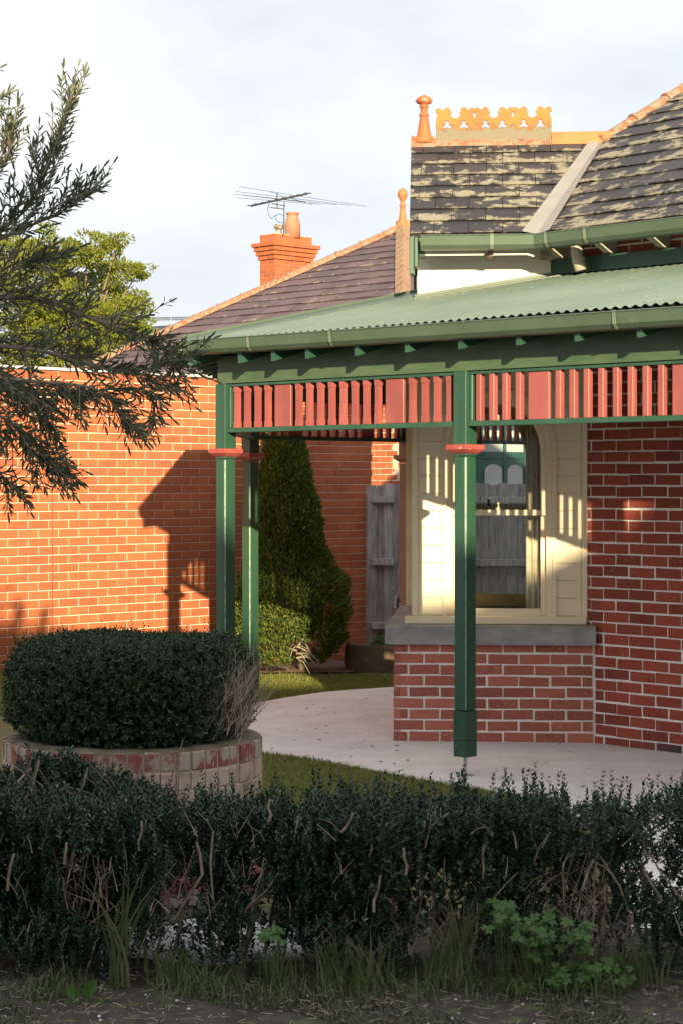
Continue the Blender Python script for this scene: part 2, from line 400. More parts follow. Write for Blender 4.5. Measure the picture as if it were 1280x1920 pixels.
# ------------------------------------------------------------------ piece generators
def in_view(p, m=40):
    if p[1] < 1: return False
    x, y = proj(p); return -m < x < 1280 + m and -m < y < 1920 + m
BV = []
for k in range(7):
    V = []
    for (b, ins) in ((-0.05, 0), (-0.0045, 0), (0, 0.0045)):
        for (sa, sc) in ((-1, -1), (1, -1), (1, 1), (-1, 1)):
            j = 0.0013 if b > -0.04 else 0
            V.append((sa * (0.115 - ins) + random.uniform(-j, j), b + random.uniform(-j, j) * .8, sc * (0.038 - ins) + random.uniform(-j, j)))
    F = []
    for r in (0, 4):
        for i in range(4):
            q = (i + 1) % 4; F.append((r + i, r + q, r + 4 + q, r + 4 + i))
    F.append((8, 9, 10, 11)); BV.append((V, F))
BM = {}
def brick_mesh(k, mat, flip):
    key = (k, mat.name, flip)
    if key not in BM:
        V, F = BV[k]
        if flip: F = [tuple(reversed(f)) for f in F]
        BM[key] = rawmesh('brick', V, F, mat)
    return BM[key]
def lay(part, items, mat, cap=300, jit=0.0015, name='brick', rest='brick_infill', special=None):
    """items: (M frame, a_mid, c_mid, len, height). 300 nearest in view become parts, the rest one mesh"""
    live, dead = [], []
    for it in items:
        p = it[0] @ Vector((it[1], 0, it[2]))
        (live if in_view(p) else dead).append((p.y, it))
    live.sort(key=lambda q: q[0]); dead += live[cap:]; live = live[:cap]
    for _, (M, a, c, L, H) in live:
        k = random.randrange(7)
        mm = mat
        if special: mm = special(M @ Vector((a, 0, c))) or mat
        me = brick_mesh(k, mm, M.determinant() > 0)
        S = Matrix.Diagonal((L / .23, 1, H / .076, 1))
        R = Matrix.Rotation(random.uniform(-jit, jit) * 4, 4, 'Y')
        put(name, me, part, M @ Matrix.Translation((a + random.uniform(-jit, jit), random.uniform(-jit, jit), c + random.uniform(-jit, jit))) @ R @ S)
    if dead:
        mb = MB()
        for _, (M, a, c, L, H) in dead:
            V, F = BV[random.randrange(7)]
            X = M @ Matrix.Translation((a, 0, c)) @ Matrix.Diagonal((L / .23, 1, H / .076, 1))
            V = [X @ Vector(v) for v in V]
            if M.determinant() > 0: F = [tuple(reversed(f)) for f in F]
            mb.add(V, F)
        mb.build(rest, mat, part, kind='stuff')
def courses(M, L, z0, z1, course=0.086, bl=0.24, j=0.010, phase=0.0, skip=None, a_start=0.0, half=True):
    out = []; c = z0; row = 0
    while c < z1 - 0.02:
        h = min(course - j, z1 - c)
        off = phase + (bl / 2 if row % 2 else 0)
        a = a_start - off
        while a < L:
            x0, x1 = max(a, a_start), min(a + bl - j, L)
            if x1 - x0 > 0.03 and not (skip and skip((x0 + x1) / 2, c + h / 2)):
                out.append((M, (x0 + x1) / 2, c + h / 2, x1 - x0, h))
            a += bl
        c += course; row += 1
    return out

def slates(part, O, u, up, region, gauge, width, mat, thick=0.007, name='slate', cap=300, seed=1):
    """O origin, u unit along eave, up unit up the slope; region convex CCW polygon in (a, r)"""
    rr = random.Random(seed)
    O = Vector(O); u = Vector(u).normalized(); up = Vector(up).normalized(); nrm = u.cross(up).normalized()
    if nrm.z < 0: nrm = -nrm
    amin = min(p[0] for p in region); amax = max(p[0] for p in region); rmax = max(p[1] for p in region)
    live, dead = [], []; r = 0; row = 0
    while r < rmax:
        a = amin - (width / 2 if row % 2 else 0) - 0.03
        while a < amax:
            ra, rb = r + rr.uniform(-.004, .004), r + gauge + 0.02
            P = clip_poly([(a + .0025, ra), (a + width - .0025, ra + rr.uniform(-.004, .004)), (a + width - .0025, rb), (a + .0025, rb)], region)
            if len(P) > 2 and area2(P) > 0.0015:
                tl = rr.uniform(0.012, 0.019); sk = rr.uniform(-.002, .002)
                V, T = [], []
                for lay_ in (1, 0):
                    for (pa, pr) in P:
                        t = max(0, min(1, (pr - r) / gauge))
                        lift = tl * (1 - t) + 0.003 + sk
                        V.append(O + u * pa + up * pr + nrm * (lift - (0 if lay_ else thick))); T.append(1 - t)
                n = len(P); F = [tuple(range(n)), tuple(reversed(range(n, 2 * n)))]
                for i in range(n): q = (i + 1) % n; F.append((i, i + n, q + n, q))
                if Vector(V[1] - V[0]).cross(V[2] - V[1]).dot(nrm) < 0: F = [tuple(reversed(f)) for f in F]
                c = sum(V, Vector()) / len(V)
                (live if in_view(c) else dead).append((c.y, V, F, T))
            a += width
        r += gauge; row += 1
    live.sort(key=lambda q: q[0]); dead += live[cap:]; live = live[:cap]
    def mk(nm, V, F, T, **kw):
        me = rawmesh(nm, shift(V, part), F, mat)
        at = me.attributes.new('tail', 'FLOAT', 'POINT'); at.data.foreach_set('value', T)
        o = bpy.data.objects.new(nm, me); link(o, part)
        for k, v in kw.items(): o[k] = v
    for _, V, F, T in live: mk(name, V, F, T)
    if dead:
        VV, FF, TT = [], [], []
        for _, V, F, T in dead:
            k = len(VV); VV += V; TT += T; FF += [tuple(i + k for i in f) for f in F]
        mk(name + '_field', VV, FF, TT, kind='stuff')
def plane_piece(name, mat, part, pts, thick=0.02, **kw):
    """flat polygon (world points) with thickness below"""
    pts = [Vector(p) for p in pts]; n = (pts[1] - pts[0]).cross(pts[2] - pts[1]).normalized()
    if n.z < 0: n = -n
    k = len(pts); V = pts + [p - n * thick for p in pts]
    F = [tuple(range(k)), tuple(reversed(range(k, 2 * k)))] + [(i, i + k, (i + 1) % k + k, (i + 1) % k) for i in range(k)]
    if (pts[1] - pts[0]).cross(pts[2] - pts[1]).z < 0: F = [tuple(reversed(f)) for f in F]
    mb = MB(); mb.add(V, F); return mb.build(name, mat, part, **kw)

# ------------------------------------------------------------------ axes of the place
D1 = Vector((-0.6963, 0.7177, 0)).normalized(); O1 = Vector((-0.7177, -0.6963, 0)).normalized()   # left-away, outward
D2 = Vector((0.7192, 0.6948, 0)).normalized(); O2 = Vector((-0.6948, 0.7192, 0)).normalized()      # right-away, outward (away side)
OL = -O2                                                                                       # faces camera-right
BL_, BR_ = Vector((0.397, 15.13, 0)), Vector((1.919, 15.01, 0))
B = (BR_ - BL_).normalized(); BN = Vector((-B.y, B.x, 0))           # along the bay front, inward
BW = (BR_ - BL_).length

# ------------------------------------------------------------------ ground
def sheet(name, pts, z, mat, **kw):
    mb = MB(); mb.add([(p[0], p[1], z) for p in pts], [tuple(range(len(pts)))])
    o = mb.build(name, mat, None); o['kind'] = 'structure'; return o
def gz(X, Y):
    def ss(t): t = max(0, min(1, t)); return t * t * (3 - 2 * t)
    return 0.19 * ss((-X - 0.9) / 1.8) * ss((Y - 16.0) / 2.6)
sheet('ground', [(-900, -900), (900, -900), (900, 1500), (-900, 1500)], -0.03, SOIL)
sheet('added_street', [(-40, -11), (40, -11), (40, 4.5), (-40, 4.5)], -0.024, simple('added_bounce_paving', (0.34, 0.33, 0.32), (0.26, 0.255, 0.25), 2, .95, .4, 40))  # unseen paving, added pale to bounce light into the garden
# near garden soil, undulating
def grid_sheet(name, x0, x1, y0, y1, nx, ny, zf, mat):
    V = []; F = []
    for j in range(ny + 1):
        for i in range(nx + 1):
            X = x0 + (x1 - x0) * i / nx; Y = y0 + (y1 - y0) * j / ny; V.append((X, Y, zf(X, Y)))
    for j in range(ny):
        for i in range(nx):
            a = j * (nx + 1) + i; F.append((a, a + 1, a + nx + 2, a + nx + 1))
    mb = MB(); mb.add(V, F); o = mb.build(name, mat, None, smooth=True); o['kind'] = 'structure'; return o
def bmpf(X, Y):
    return 0.012 * math.sin(X * 5.1 + Y * 2.3) * math.sin(Y * 4.3 - X * 1.7) + 0.006 * math.sin(X * 17 + 1.3) * math.sin(Y * 15)
grid_sheet('garden_soil', -4.5, 4.5, 5.5, 9.3, 90, 50, lambda X, Y: -0.012 + bmpf(X, Y), SOIL)
grid_sheet('lawn', -9, 3.2, 9.3, 26.5, 110, 130, lambda X, Y: -0.014 + gz(X, Y) + 0.4 * bmpf(X, Y) * (1 if Y < 22 else .3), TURF)
# path: concrete slab with a curved edge
near = [(490, 1408), (560, 1416), (640, 1430), (720, 1446), (790, 1458), (850, 1468), (920, 1480), (1000, 1496), (1060, 1515), (1110, 1545), (1150, 1600), (1172, 1680), (1185, 1740)]
far = [(445, 1324), (480, 1318), (540, 1307), (600, 1298), (670, 1292), (737, 1288)]
def gp(x, y): Y = CH * FPX / (y - HY); return ((x - CX) / FPX * Y, Y)
NP = [gp(*q) for q in near]; FP = [gp(*q) for q in far]
nb = NP + [(4.5, 8.75), (6.5, 8.75)]
fb = [(-2.2, 17.0)] + FP + [(1.2, 19.4), (2.2, 19.9), (6.5, 24.5)]
left = [(-1.9, 16.2), (-1.45, 15.3), (-0.9, 14.75)]
poly = left[::-1][::-1] + nb + fb[::-1]
poly = left + nb + fb[::-1]
me_pts = [(p[0], p[1]) for p in poly]
from mathutils.geometry import tessellate_polygon
def slab(name, pts, z0, z1, mat):
    tri = tessellate_polygon([[Vector((p[0], p[1], 0)) for p in pts]])
    n = len(pts); V = [(p[0], p[1], z1) for p in pts] + [(p[0], p[1], z0) for p in pts]
    F = []
    for t in tri:
        a, b_, c = (Vector((pts[i][0], pts[i][1], 0)) for i in t)
        F.append(tuple(t) if (b_ - a).cross(c - a).z > 0 else tuple(reversed(t)))
    for i in range(n): q = (i + 1) % n; F.append((i, i + n, q + n, q))
    mb = MB(); mb.add(V, F); o = mb.build(name, mat, None); o['kind'] = 'structure'; return o
slab('path', me_pts, -0.08, 0.0, CONCRETE)
# pebbles between hedge and round planter
pg = MB()
for k in range(1500):
    X, Y = random.uniform(-.95, -.12), random.uniform(8.15, 9.0)
    if math.hypot((X + .55) / .42, (Y - 8.55) / .42) > 1 + .12 * math.sin(X * 17 + Y * 9): continue
    s = random.uniform(.014, .036); rot = random.uniform(0, 6.28); ca, sa = math.cos(rot), math.sin(rot)
    V = []
    for (r, z) in ((1.0, 0), (0.75, .45)):
        for i in range(6):
            a = i * math.pi / 3; vx, vy = s * r * math.cos(a) * 1.25, s * r * math.sin(a)
            V.append((X + vx * ca - vy * sa, Y + vx * sa + vy * ca, -0.004 + z * s))
    pg.add(V, [tuple(range(6, 12))] + [(i, (i + 1) % 6, (i + 1) % 6 + 6, i + 6) for i in range(6)])
o = pg.build('pebbles', PEBBLE, None); o['kind'] = 'stuff'; o['label'] = 'white pebbles strewn on the ground behind the low hedge'
sheet('litter_bed', [(-1.35, 20.4), (-.6, 20.45), (0.1, 20.5), (0.35, 21.3), (-0.1, 21.9), (-1.35, 20.7)], 0.006, MULCH)

# ================================================================== THE HOUSE
house = thing('brick_house', 'red brick house with corner bay window, cream timber and lichened slate roof', 'house', (1.9, 16.2, 0))
# --- dado under the bay window
Fb = frame(BL_, B, -BN)                    # a along the front, b outward to camera
dado = MB().box(Fb, 0.008, BW - 0.004, -2.24, -0.008, -0.05, 0.745).build('bay_wall', MORTAR, house)
def old_courses(M, L, z0, z1, **k): return courses(M, L, z0, z1, **k)
items = courses(Fb, BW - 0.012, 0.0, 0.745, course=0.0853, bl=0.240, j=0.0145, phase=0.12)
lay(dado, items, BRICK_RED, jit=0.003)
Fbl = frame(BL_, BN, -B)
lay(dado, courses(Fbl, 2.25, 0.0, 0.745, course=0.0853, j=0.012, phase=0.0, a_start=0.0), BRICK_RED, rest='brick_side_infill')
# --- side walls along d1 (right) and d2 (behind)
Fr = frame(BR_, -D1, O1)
rw = MB().box(Fr, -0.35, 4.6, -0.30, -0.008, -0.05, 3.92).build('side_wall', MORTAR, house)
def blk(p):
    return CHARRED if (abs(proj(p)[0] - 1230) < 22 and p.z < 0.06) else None
lowc = courses(Fr, 4.6, -0.02, -0.02 + 0.0862 * 9, course=0.0862, bl=0.240, j=0.0135, phase=0.15, a_start=0.006)
topc = [(i[0], i[1], i[2], i[3], i[4]) for i in courses(Fr, 4.6, -0.02 + 0.0862 * 9, 3.9, course=0.0862, bl=0.240, j=0.0135, phase=0.03, a_start=-0.12)]
lay(rw, lowc + topc, BRICK_DK, jit=0.0032, special=blk)
RR = BR_ + BN * 2.25; 
W2 = Vector((1.81, 17.38, 0))
Fd = frame(W2, D2, O2)
rw2 = MB().box(Fd, -0.1, 4.6, -0.30, -0.008, -0.05, 3.92).build('rear_wall', MORTAR, house)
lay(rw2, courses(Fd, 4.6, 0, 3.9, phase=0.0), BRICK_DK, rest='brick_rear_infill')
# interior shell so the bay room is a closed room
MB().box(Matrix.Identity(4), 0.5, 2.6, 15.2, 17.3, 0.80, 0.84).build('bay_floor', INTERIOR, house)
MB().box(Matrix.Identity(4), 0.56, 2.6, 15.25, 17.3, 3.02, 3.05).build('bay_ceiling', INTERIOR, house)
MB().box(Matrix.Identity(4), 2.35, 2.40, 14.9, 17.9, 0.84, 3.02).build('inner_wall', INTERIOR, house)
# --- bluestone sill running round the bay
ss = MB()
Fs = frame(BL_, B, -BN)
sv = [(-0.065, 0.065), (BW + 0.01, 0.065), (BW - 0.02, -0.12), (0.13, -0.12)]
prof_in = 0.16
def ring_block(mb, M, x0, x1, y0, y1, w, z0, z1, slope=0.012):
    """sill along front, left and rear, mitred"""
    outer = [(x1, y0), (x0, y0), (x0, y1), (x1, y1)]
    inner = [(x1, y0 - w), (x0 + w, y0 - w), (x0 + w, y1 + w), (x1, y1 + w)]
    V = [];
    for (p, q) in zip(outer, inner):
        V += [(p[0], p[1], z0), (p[0], p[1], z1 - 0.006), (p[0] + (0.006 if p[0] == x0 else 0), p[1] - (0.006 if p[1] == y0 else -0.006), z1), (q[0], q[1], z1 + slope), (q[0], q[1], z0)]
    F = []
    for s in range(3):
        for k in range(5):
            a = s * 5 + k; b = s * 5 + (k + 1) % 5; F.append((a, a + 5, b + 5, b))
    F += [(0, 1, 2, 3, 4), tuple(reversed((15, 16, 17, 18, 19)))]
    mb.add(V, F, M)
ring_block(ss, Fs, -0.065, BW + 0.01, 0.065, -2.31, 0.24, 0.745, 0.893)
ss.build('stone_sill', STONE, house)
# --- timber walls of the bay
TI = 0.05                                   # inset of the timber plane behind the brick face
tl = line_t(BL_ + BN * TI, B, 774)          # left edge
tr = line_t(BL_ + BN * TI, B, 1097)
Ft = frame(BL_ + BN * TI, B, -BN)
ac = line_t(BL_ + BN * TI, B, 935.5)        # centre of the window
HW, SP, RY = 0.432, 2.20, 0.50              # outer casing half width, springing, arch rise
ZB = 0.968
def arch_half(z, hw=HW, ry=RY):
    if z <= SP: return hw
    t = (z - SP) / ry
    return hw * math.sqrt(max(0, 1 - t * t)) if t < 1 else 0
def arch_wall(name, M, a0, a1, z0, z1, hw, ry, zb, mat, parent, b0=-0.06, b1=0.0, ctr=None):
    """wall slab with an arched opening, as quads left / right / above"""
    mb = MB(); c_ = ac if ctr is None else ctr
    mb.box(M, a0, c_ - hw, b0, b1, z0, SP); mb.box(M, c_ + hw, a1, b0, b1, z0, SP)
    if zb > z0: mb.box(M, c_ - hw, c_ + hw, b0, b1, z0, zb)
    n = 16
    for sgn in (-1, 1):
        for i in range(n):
            t0, t1 = math.pi / 2 * i / n, math.pi / 2 * (i + 1) / n
            xa, za = hw * math.cos(t0), SP + ry * math.sin(t0); xb, zb_ = hw * math.cos(t1), SP + ry * math.sin(t1)
            V = []
            for b in (b0, b1):
                V += [(c_ + sgn * xa, b, za), (c_ + sgn * xb, b, zb_), (c_ + sgn * xb, b, z1), (c_ + sgn * xa, b, z1)]
            F = [(0, 1, 2, 3), (7, 6, 5, 4), (0, 4, 5, 1)]
            mb.add(V, F, M)
        e0, e1 = (a0, c_ - hw) if sgn < 0 else (c_ + hw, a1)
        mb.box(M, e0, e1, b0, b1, SP, z1)
    return mb.build(name, mat, parent)
tw = arch_wall('bay_timber_wall', Ft, tl + .01, tr, 0.90, 3.0, HW - 0.06, RY - 0.06, ZB - 0.01, CREAM, house, -0.09, -0.012)
CREAMB = CREAM
z = 0.965; row = 0
bh_ = 0.1335
while z < 2.99:
    z1 = min(z + bh_ - 0.004, 2.99)
    zz = z1 if z < SP else z
    hw = arch_half(z + 0.02) - 0.03 if z > SP else HW - 0.03
    for (x0, x1) in ((tl + 0.035, ac - hw), (ac + hw, tr - 0.03)):
        if hw <= 0 and x0 > ac: continue
        if hw <= 0: x1 = tr - 0.03; x0 = tl + 0.035
        mb = MB().cbox(Ft, x0, x1, -0.012, 0.001 + random.uniform(0, .001), z, z1, 0.004)
        mb.build('cladding_board', CREAMB, tw)
        if hw <= 0: break
    z += bh_; row += 1
MB().cbox(Ft, tl, tl + 0.034, -0.05, 0.014, 0.962, 3.0, 0.003).build('corner_trim', CREAM, tw)
MB().cbox(Ft, tr - 0.030, tr + 0.012, -0.03, 0.012, 0.93, 3.0, 0.003).build('corner_trim', CREAM, tw)
MB().cbox(Ft, tr - 0.062, tr - 0.036, -0.02, 0.007, 0.93, 3.0, 0.003).build('corner_trim', CREAM, tw)
Fl = frame(BL_ + B * tl + BN * TI, BN, -B)
MB().box(Fl, 0.0, 2.05, -0.06, -0.001, 0.90, 3.0).build('bay_end_wall', CREAM, house)
k = 0.965; el_ = MB()
while k < 2.95: el_.cbox(Fl, 0.03, 2.04, 0, 0.010, k, k + 0.129, 0.004); k += 0.1335
el_.build('end_cladding', CREAM, house)
MB().cbox(Ft, tl - 0.062, tr + 0.004, -0.05, 0.045, 0.899, 0.955, 0.006).build('timber_sill', CREAM, house)
# --- window with arched head
def arch_path(c_, hw, ry, z0, n=18):
    P = [(c_ - hw, z0), (c_ - hw, SP)]
    P += [(c_ - hw * math.cos(math.pi * i / n), SP + ry * math.sin(math.pi * i / n)) for i in range(1, n)]
    return P + [(c_ + hw, SP), (c_ + hw, z0)]
def arch_strip(mb, M, c_, hw0, ry0, hw1, ry1, z0, b0, b1):
    A = arch_path(c_, hw0, ry0, z0); Bp = arch_path(c_, hw1, ry1, z0); V = []
    for p, q in zip(A, Bp): V += [(p[0], b0, p[1]), (p[0], b1, p[1]), (q[0], b1, q[1]), (q[0], b0, q[1])]
    F = []
    for i in range(len(A) - 1):
        for k in range(4): a = i * 4 + k; b = i * 4 + (k + 1) % 4; F.append((a, b, b + 4, a + 4))
    F += [(0, 3, 2, 1), tuple(len(V) - 4 + q for q in range(4))]
    mb.add(V, F, M); return mb
def make_window(M, c_, nm, pm, inner=False):
    w = MB(); arch_strip(w, M, c_, HW, RY, HW - 0.03, RY - 0.03, 0.955, -0.02, 0.022)
    win = w.build(nm, pm, house)
    w = MB(); arch_strip(w, M, c_, HW - 0.031, RY - 0.031, HW - 0.055, RY - 0.055, 0.955, -0.03, 0.006); w.build('frame', pm, win)
    w = MB(); arch_strip(w, M, c_, HW - 0.056, RY - 0.056, HW - 0.075, RY - 0.075, 0.955, -0.075, -0.004); w.build('frame', pm, win)
    # upper sash (outer), lower sash (inner)
    g = HW - 0.076; s = 0.042
    w = MB(); arch_strip(w, M, c_, g, RY - 0.076, g - s, RY - 0.076 - s, 1.745, -0.052, -0.022); w.build('sash', pm, win)
    MB().cbox(M, c_ - g, c_ + g, -0.052, -0.018, 1.728, 1.772, 0.004).build('meeting_rail', pm, win)
    w = MB(); w.cbox(M, c_ - g, c_ - g + s, -0.086, -0.056, 0.96, 1.765, .003); w.cbox(M, c_ + g - s, c_ + g, -0.086, -0.056, 0.96, 1.765, .003)
    w.cbox(M, c_ - g + s, c_ + g - s, -0.086, -0.054, 0.956, 1.012, .003); w.build('sash', pm, win)
    gi = g - s
    # panes
    P = arch_path(c_, gi, RY - 0.076 - s, 1.76)
    MB().add([(p[0], -0.036, p[1]) for p in P], [tuple(range(len(P)))], M).build('pane', GLASS, win)
    MB().add([(c_ - gi, -0.071, 1.0), (c_ + gi, -0.071, 1.0), (c_ + gi, -0.071, 1.73), (c_ - gi, -0.071, 1.73)], [(0, 1, 2, 3)], M).build('pane', GLASS, win)
    lk = MB(); lk.cbox(M, c_ - 0.03 if not inner else c_ - .02, c_ + 0.012, -0.06, -0.034, 1.772, 1.786, .002)
    lk.lathe(tuple(M @ Vector((c_ - 0.008, -0.045, 1.786))), [(0.010, 0), (0.014, .008), (.006, .018), (.014, .032), (.010, .042), (.002, .046)], 8)
    lk.build('sash_lock', pm if not inner else DARKGAP, win)
    return win
wf = make_window(Ft, ac, 'window', CREAM)
# rear window and rear timber wall, seen through the room
RB = BL_ + BN * 2.20
Fq = frame(RB, B, BN)
ac2 = 1.295 - RB.x
tw2 = arch_wall('bay_rear_wall', Fq, tl - RB.x + BL_.x + .02, 1.38, 0.90, 3.0, HW - 0.06, RY - 0.06, ZB - 0.01, OLIVEP, house, -0.09, -0.012, ctr=ac2)
make_window(Fq, ac2, 'rear_window', OLIVEP, True)
# curtain
cv, cf = [], []
for side, x0, x1 in ((1, ac + 0.205, ac + 0.385), (-1, ac - 0.385, ac - 0.25)):
    base = len(cv); n = 46
    for i in range(n + 1):
        t = i / n; a = x0 + (x1 - x0) * t
        for k, zc in enumerate((0.97, 1.6, 2.2, 2.72)):
            b = -0.155 + 0.016 * math.sin(t * 34 + k * .3) + 0.006 * math.sin(t * 80 + k)
            sh = 0.03 * (1 - k / 3) * math.sin(t * 3) * side
            cv.append((a + sh, b, zc))
    for i in range(n):
        for k in range(3): q = base + i * 4 + k; cf.append((q, q + 4, q + 5, q + 1))
MB().add(cv, cf, Ft).build('curtain', CURTAIN, house, smooth=True)

# --- upper cream wall standing on the verandah roof, eaves
UI = 0.225
Fu = frame(BL_ + BN * UI, B, -BN)
ul = line_t(BL_ + BN * UI, B, 783.5); ur = line_t(BL_ + BN * UI, B, 1050)
MB().box(Fu, ul, ur + 0.3, -0.1, 0, 3.05, 3.875).build('upper_wall', CREAMW, house)
MB().box(Fu, ul - 0.006, ul, -2.0, 0, 3.05, 3.87).build('upper_end_wall', CREAMW, house)
MB().box(Fu, ul, ur + 0.9, -1.9, -1.8, 3.05, 3.87).build('upper_rear_wall', CREAMW, house)
# ================================================================== MAIN ROOF
TP = 0.644; EZ = 3.865
EO = BL_ - BN * 0.12                      # eave line of bay roof, passes here
C0 = Vector((1.49, 14.945, 0))
bl0 = line_t(EO, B, 767)
E_left = EO + B * bl0
t_c = (C0 - EO).dot(B)
C0 = EO + B * t_c
SR = 1.455                                 # horizontal run to the ridge
S3 = math.sqrt(1 + TP * TP)
roof = MB().box(Fu, ul + .02, ur, -0.6, -0.5, 3.87, 3.9).build('roof', UNDER, house)
upB = (BN + Vector((0, 0, TP))).normalized()
# valley direction: solves m.BN = 1, m.(-O1) = 1
A_ = np.array([[BN.x, BN.y], [-O1.x, -O1.y]]); m_ = np.linalg.solve(A_, [1, 1]); VD = Vector((m_[0], m_[1], 0))
v_along = VD.dot(B) - 0.0
a_c = (C0 - E_left).dot(B)
vtx = a_c + VD.dot(B) * SR
aL = line_t(E_left + BN * SR, B, 770)
region = [(0, 0), (a_c - .10, 0), (vtx - .08, SR * S3), (aL, SR * S3)]
O_b = E_left + Vector((0, 0, EZ))
slates(roof, O_b, B, upB, region, 0.2165, 0.262, SLATE, seed=3)
def lift(P, z): return Vector((P.x, P.y, z))
V1 = C0 + VD * SR
plane_piece('underlay', UNDER, roof, [lift(E_left, EZ - .005), lift(C0, EZ - .005), lift(V1, EZ + SR * TP - .005), lift(E_left + BN * SR + B * aL, EZ + SR * TP - .005)])
# rear slope of the bay roof
plane_piece('rear_slope', SLATE_P, roof, [lift(E_left + BN * SR + B * aL, EZ + SR * TP), lift(V1, EZ + SR * TP), lift(V1 + BN * SR + B * .9, EZ), lift(E_left + BN * 2 * SR + B * aL * 2, EZ)])
# gable end
ge = MB(); g0 = E_left + B * 0.10
ge.add([lift(g0 + BN * .12, EZ - .02), lift(g0 + BN * (2 * SR - .12), EZ - .02), lift(g0 + BN * SR, EZ + SR * TP - .06)], [(0, 1, 2)])
ge.build('gable', CREAMW, roof)
for sgn, st in ((1, E_left), (-1, E_left + BN * 2 * SR)):
    d = BN * sgn
    mb = MB(); V = []
    for off in (0.012, 0.034):
        for (s_, dz) in ((0.0, -.17), (0.0, -.012), (SR, -.012), (SR, -.19)):
            V.append(lift(st + B * (off + aL * (s_ / SR if sgn > 0 else 1 + (1 - s_ / SR))) + d * s_, EZ + s_ * TP + dz))
    F = [(0, 1, 2, 3), (7, 6, 5, 4), (0, 4, 5, 1), (1, 5, 6, 2), (3, 2, 6, 7), (0, 3, 7, 4)]
    if sgn > 0: pass
    mb.add(V, F).build('barge_board', GREEN, roof)
# boxed eave return at the left end of the gutter
Fe = frame(E_left, B, -BN)
MB().cbox(Fe, 0.0, 0.035, -0.10, 0.02, EZ - 0.30, EZ - 0.02, .004).build('eave_return', GREEN, roof)
MB().cbox(Fe, 0.036, 0.066, -0.18, 0.015, EZ - 0.245, EZ - 0.02, .004).build('eave_return', GREEN, roof)
MB().cbox(Fe, 0.067, 0.11, -0.30, -0.02, EZ - 0.155, EZ - 0.02, .004).build('eave_return', GREEN, roof)
# d1 roof slope
upD = (-O1 + Vector((0, 0, TP))).normalized(); uD = -D1
H2 = Vector((2.887, 16.685, 5.283)); 
def ar(P):
    q = Vector((P[0], P[1], 0)) - C0; return (q.dot(uD), q.dot(-O1) * S3)
vt = ar(V1); h2 = ar(H2)
k_ = 2.3; h3 = (vt[0] + (h2[0] - vt[0]) * k_, vt[1] + (h2[1] - vt[1]) * k_)
region = [(0, 0), (4.5, 0), (4.5, h3[1]), h3, vt]
slates(roof, lift(C0, EZ), uD, upD, [(.10, 0), (4.5, 0), (4.5, h3[1]), h3, (vt[0] + .02, vt[1] + .01)], 0.2165, 0.262, SLATE, seed=9)
def on_d(a, r, dz=0): return lift(C0, EZ + dz) + uD * a + upD * r
plane_piece('underlay', UNDER, roof, [on_d(a, r, -.005) for a, r in region])
# side of the main roof beyond the hip
Hp = on_d(*h3); Vp = on_d(*vt)
plane_piece('far_slope', SLATE_P, roof, [Vp, Hp, Hp + Vector((2.2, 4.6, -2.9)), Vp + Vector((-.2, 2.4, -1.0))])
# valley gutter sheet
vd3 = (VD + Vector((0, 0, TP))).normalized()
va, vb = lift(C0, EZ), lift(V1, EZ + SR * TP)
w1 = (B - vd3 * B.dot(vd3)).normalized(); w2 = (uD - vd3 * uD.dot(vd3)).normalized()
nb_ = B.cross(upB).normalized(); nd_ = uD.cross(upD).normalized()
if nb_.z < 0: nb_ = -nb_
if nd_.z < 0: nd_ = -nd_
upl = Vector((0, 0, 0.024))
e0 = va - vd3 * 0.05; e1 = vb + vd3 * 0.02
mbv = MB()
mbv.add([e0 - w1 * .118 + nb_ * .026, e0 + upl * .75, e1 + upl * .75, e1 - w1 * .085 + nb_ * .026], [(0, 1, 2, 3)])
mbv.add([e0 + upl * .75, e0 + w2 * .115 + nd_ * .026, e1 + w2 * .045 + nd_ * .026, e1 + upl * .75], [(0, 1, 2, 3)])
mbv.build('valley_sheet', VALLEY, roof)
# gutters of the main roof
GP = [(0.0, 0.085), (0.0, -0.006), (0.03, -0.014), (0.078, -0.006), (0.102, 0.022), (0.108, 0.062), (0.112, 0.088), (0.118, 0.096), (0.112, 0.101), (0.102, 0.097), (0.1, 0.085), (0.055, 0.062)]
gz_ = EZ - 0.115
gpts = [lift(E_left + B * 0.085 - BN * -0.0, gz_), lift(C0, gz_), lift(C0 - D1 * 4.4, gz_)]
MB().sweep(gpts, GP, 1).build('gutter', GUTTER, roof)
def strap(P, d, out, par, mat=STRAP, w=0.03):
    """bracket hugging the gutter face"""
    mb = MB(); pr = [(b + .004 * (1 if b > .05 else 0), c) for b, c in GP[2:9]]
    V = []
    for s_ in (-w / 2, w / 2):
        for b, c in pr: V.append(P + d * s_ + out * (b + 0.005) + Vector((0, 0, c + (-.003 if c < .04 else .002))))
    n = len(pr); F = [(i, i + 1, i + 1 + n, i + n) for i in range(n - 1)]
    mb.add(V, F).build('gutter_strap', mat, par)
for xx in (921,):
    t = line_t(EO, B, xx); strap(lift(EO + B * t, gz_), B, -BN, roof)
for xx in (1017, 1034):
    t = line_t(EO, B, 1017) if xx == 1017 else 0
    if t: strap(lift(EO + B * t, gz_), B, -BN, roof)
    else: strap(lift(C0 - D1 * line_t(C0, -D1, 1040), gz_), -D1, O1, roof)
for xx in (1113, 1330): strap(lift(C0 - D1 * line_t(C0, -D1, xx), gz_), -D1, O1, roof)
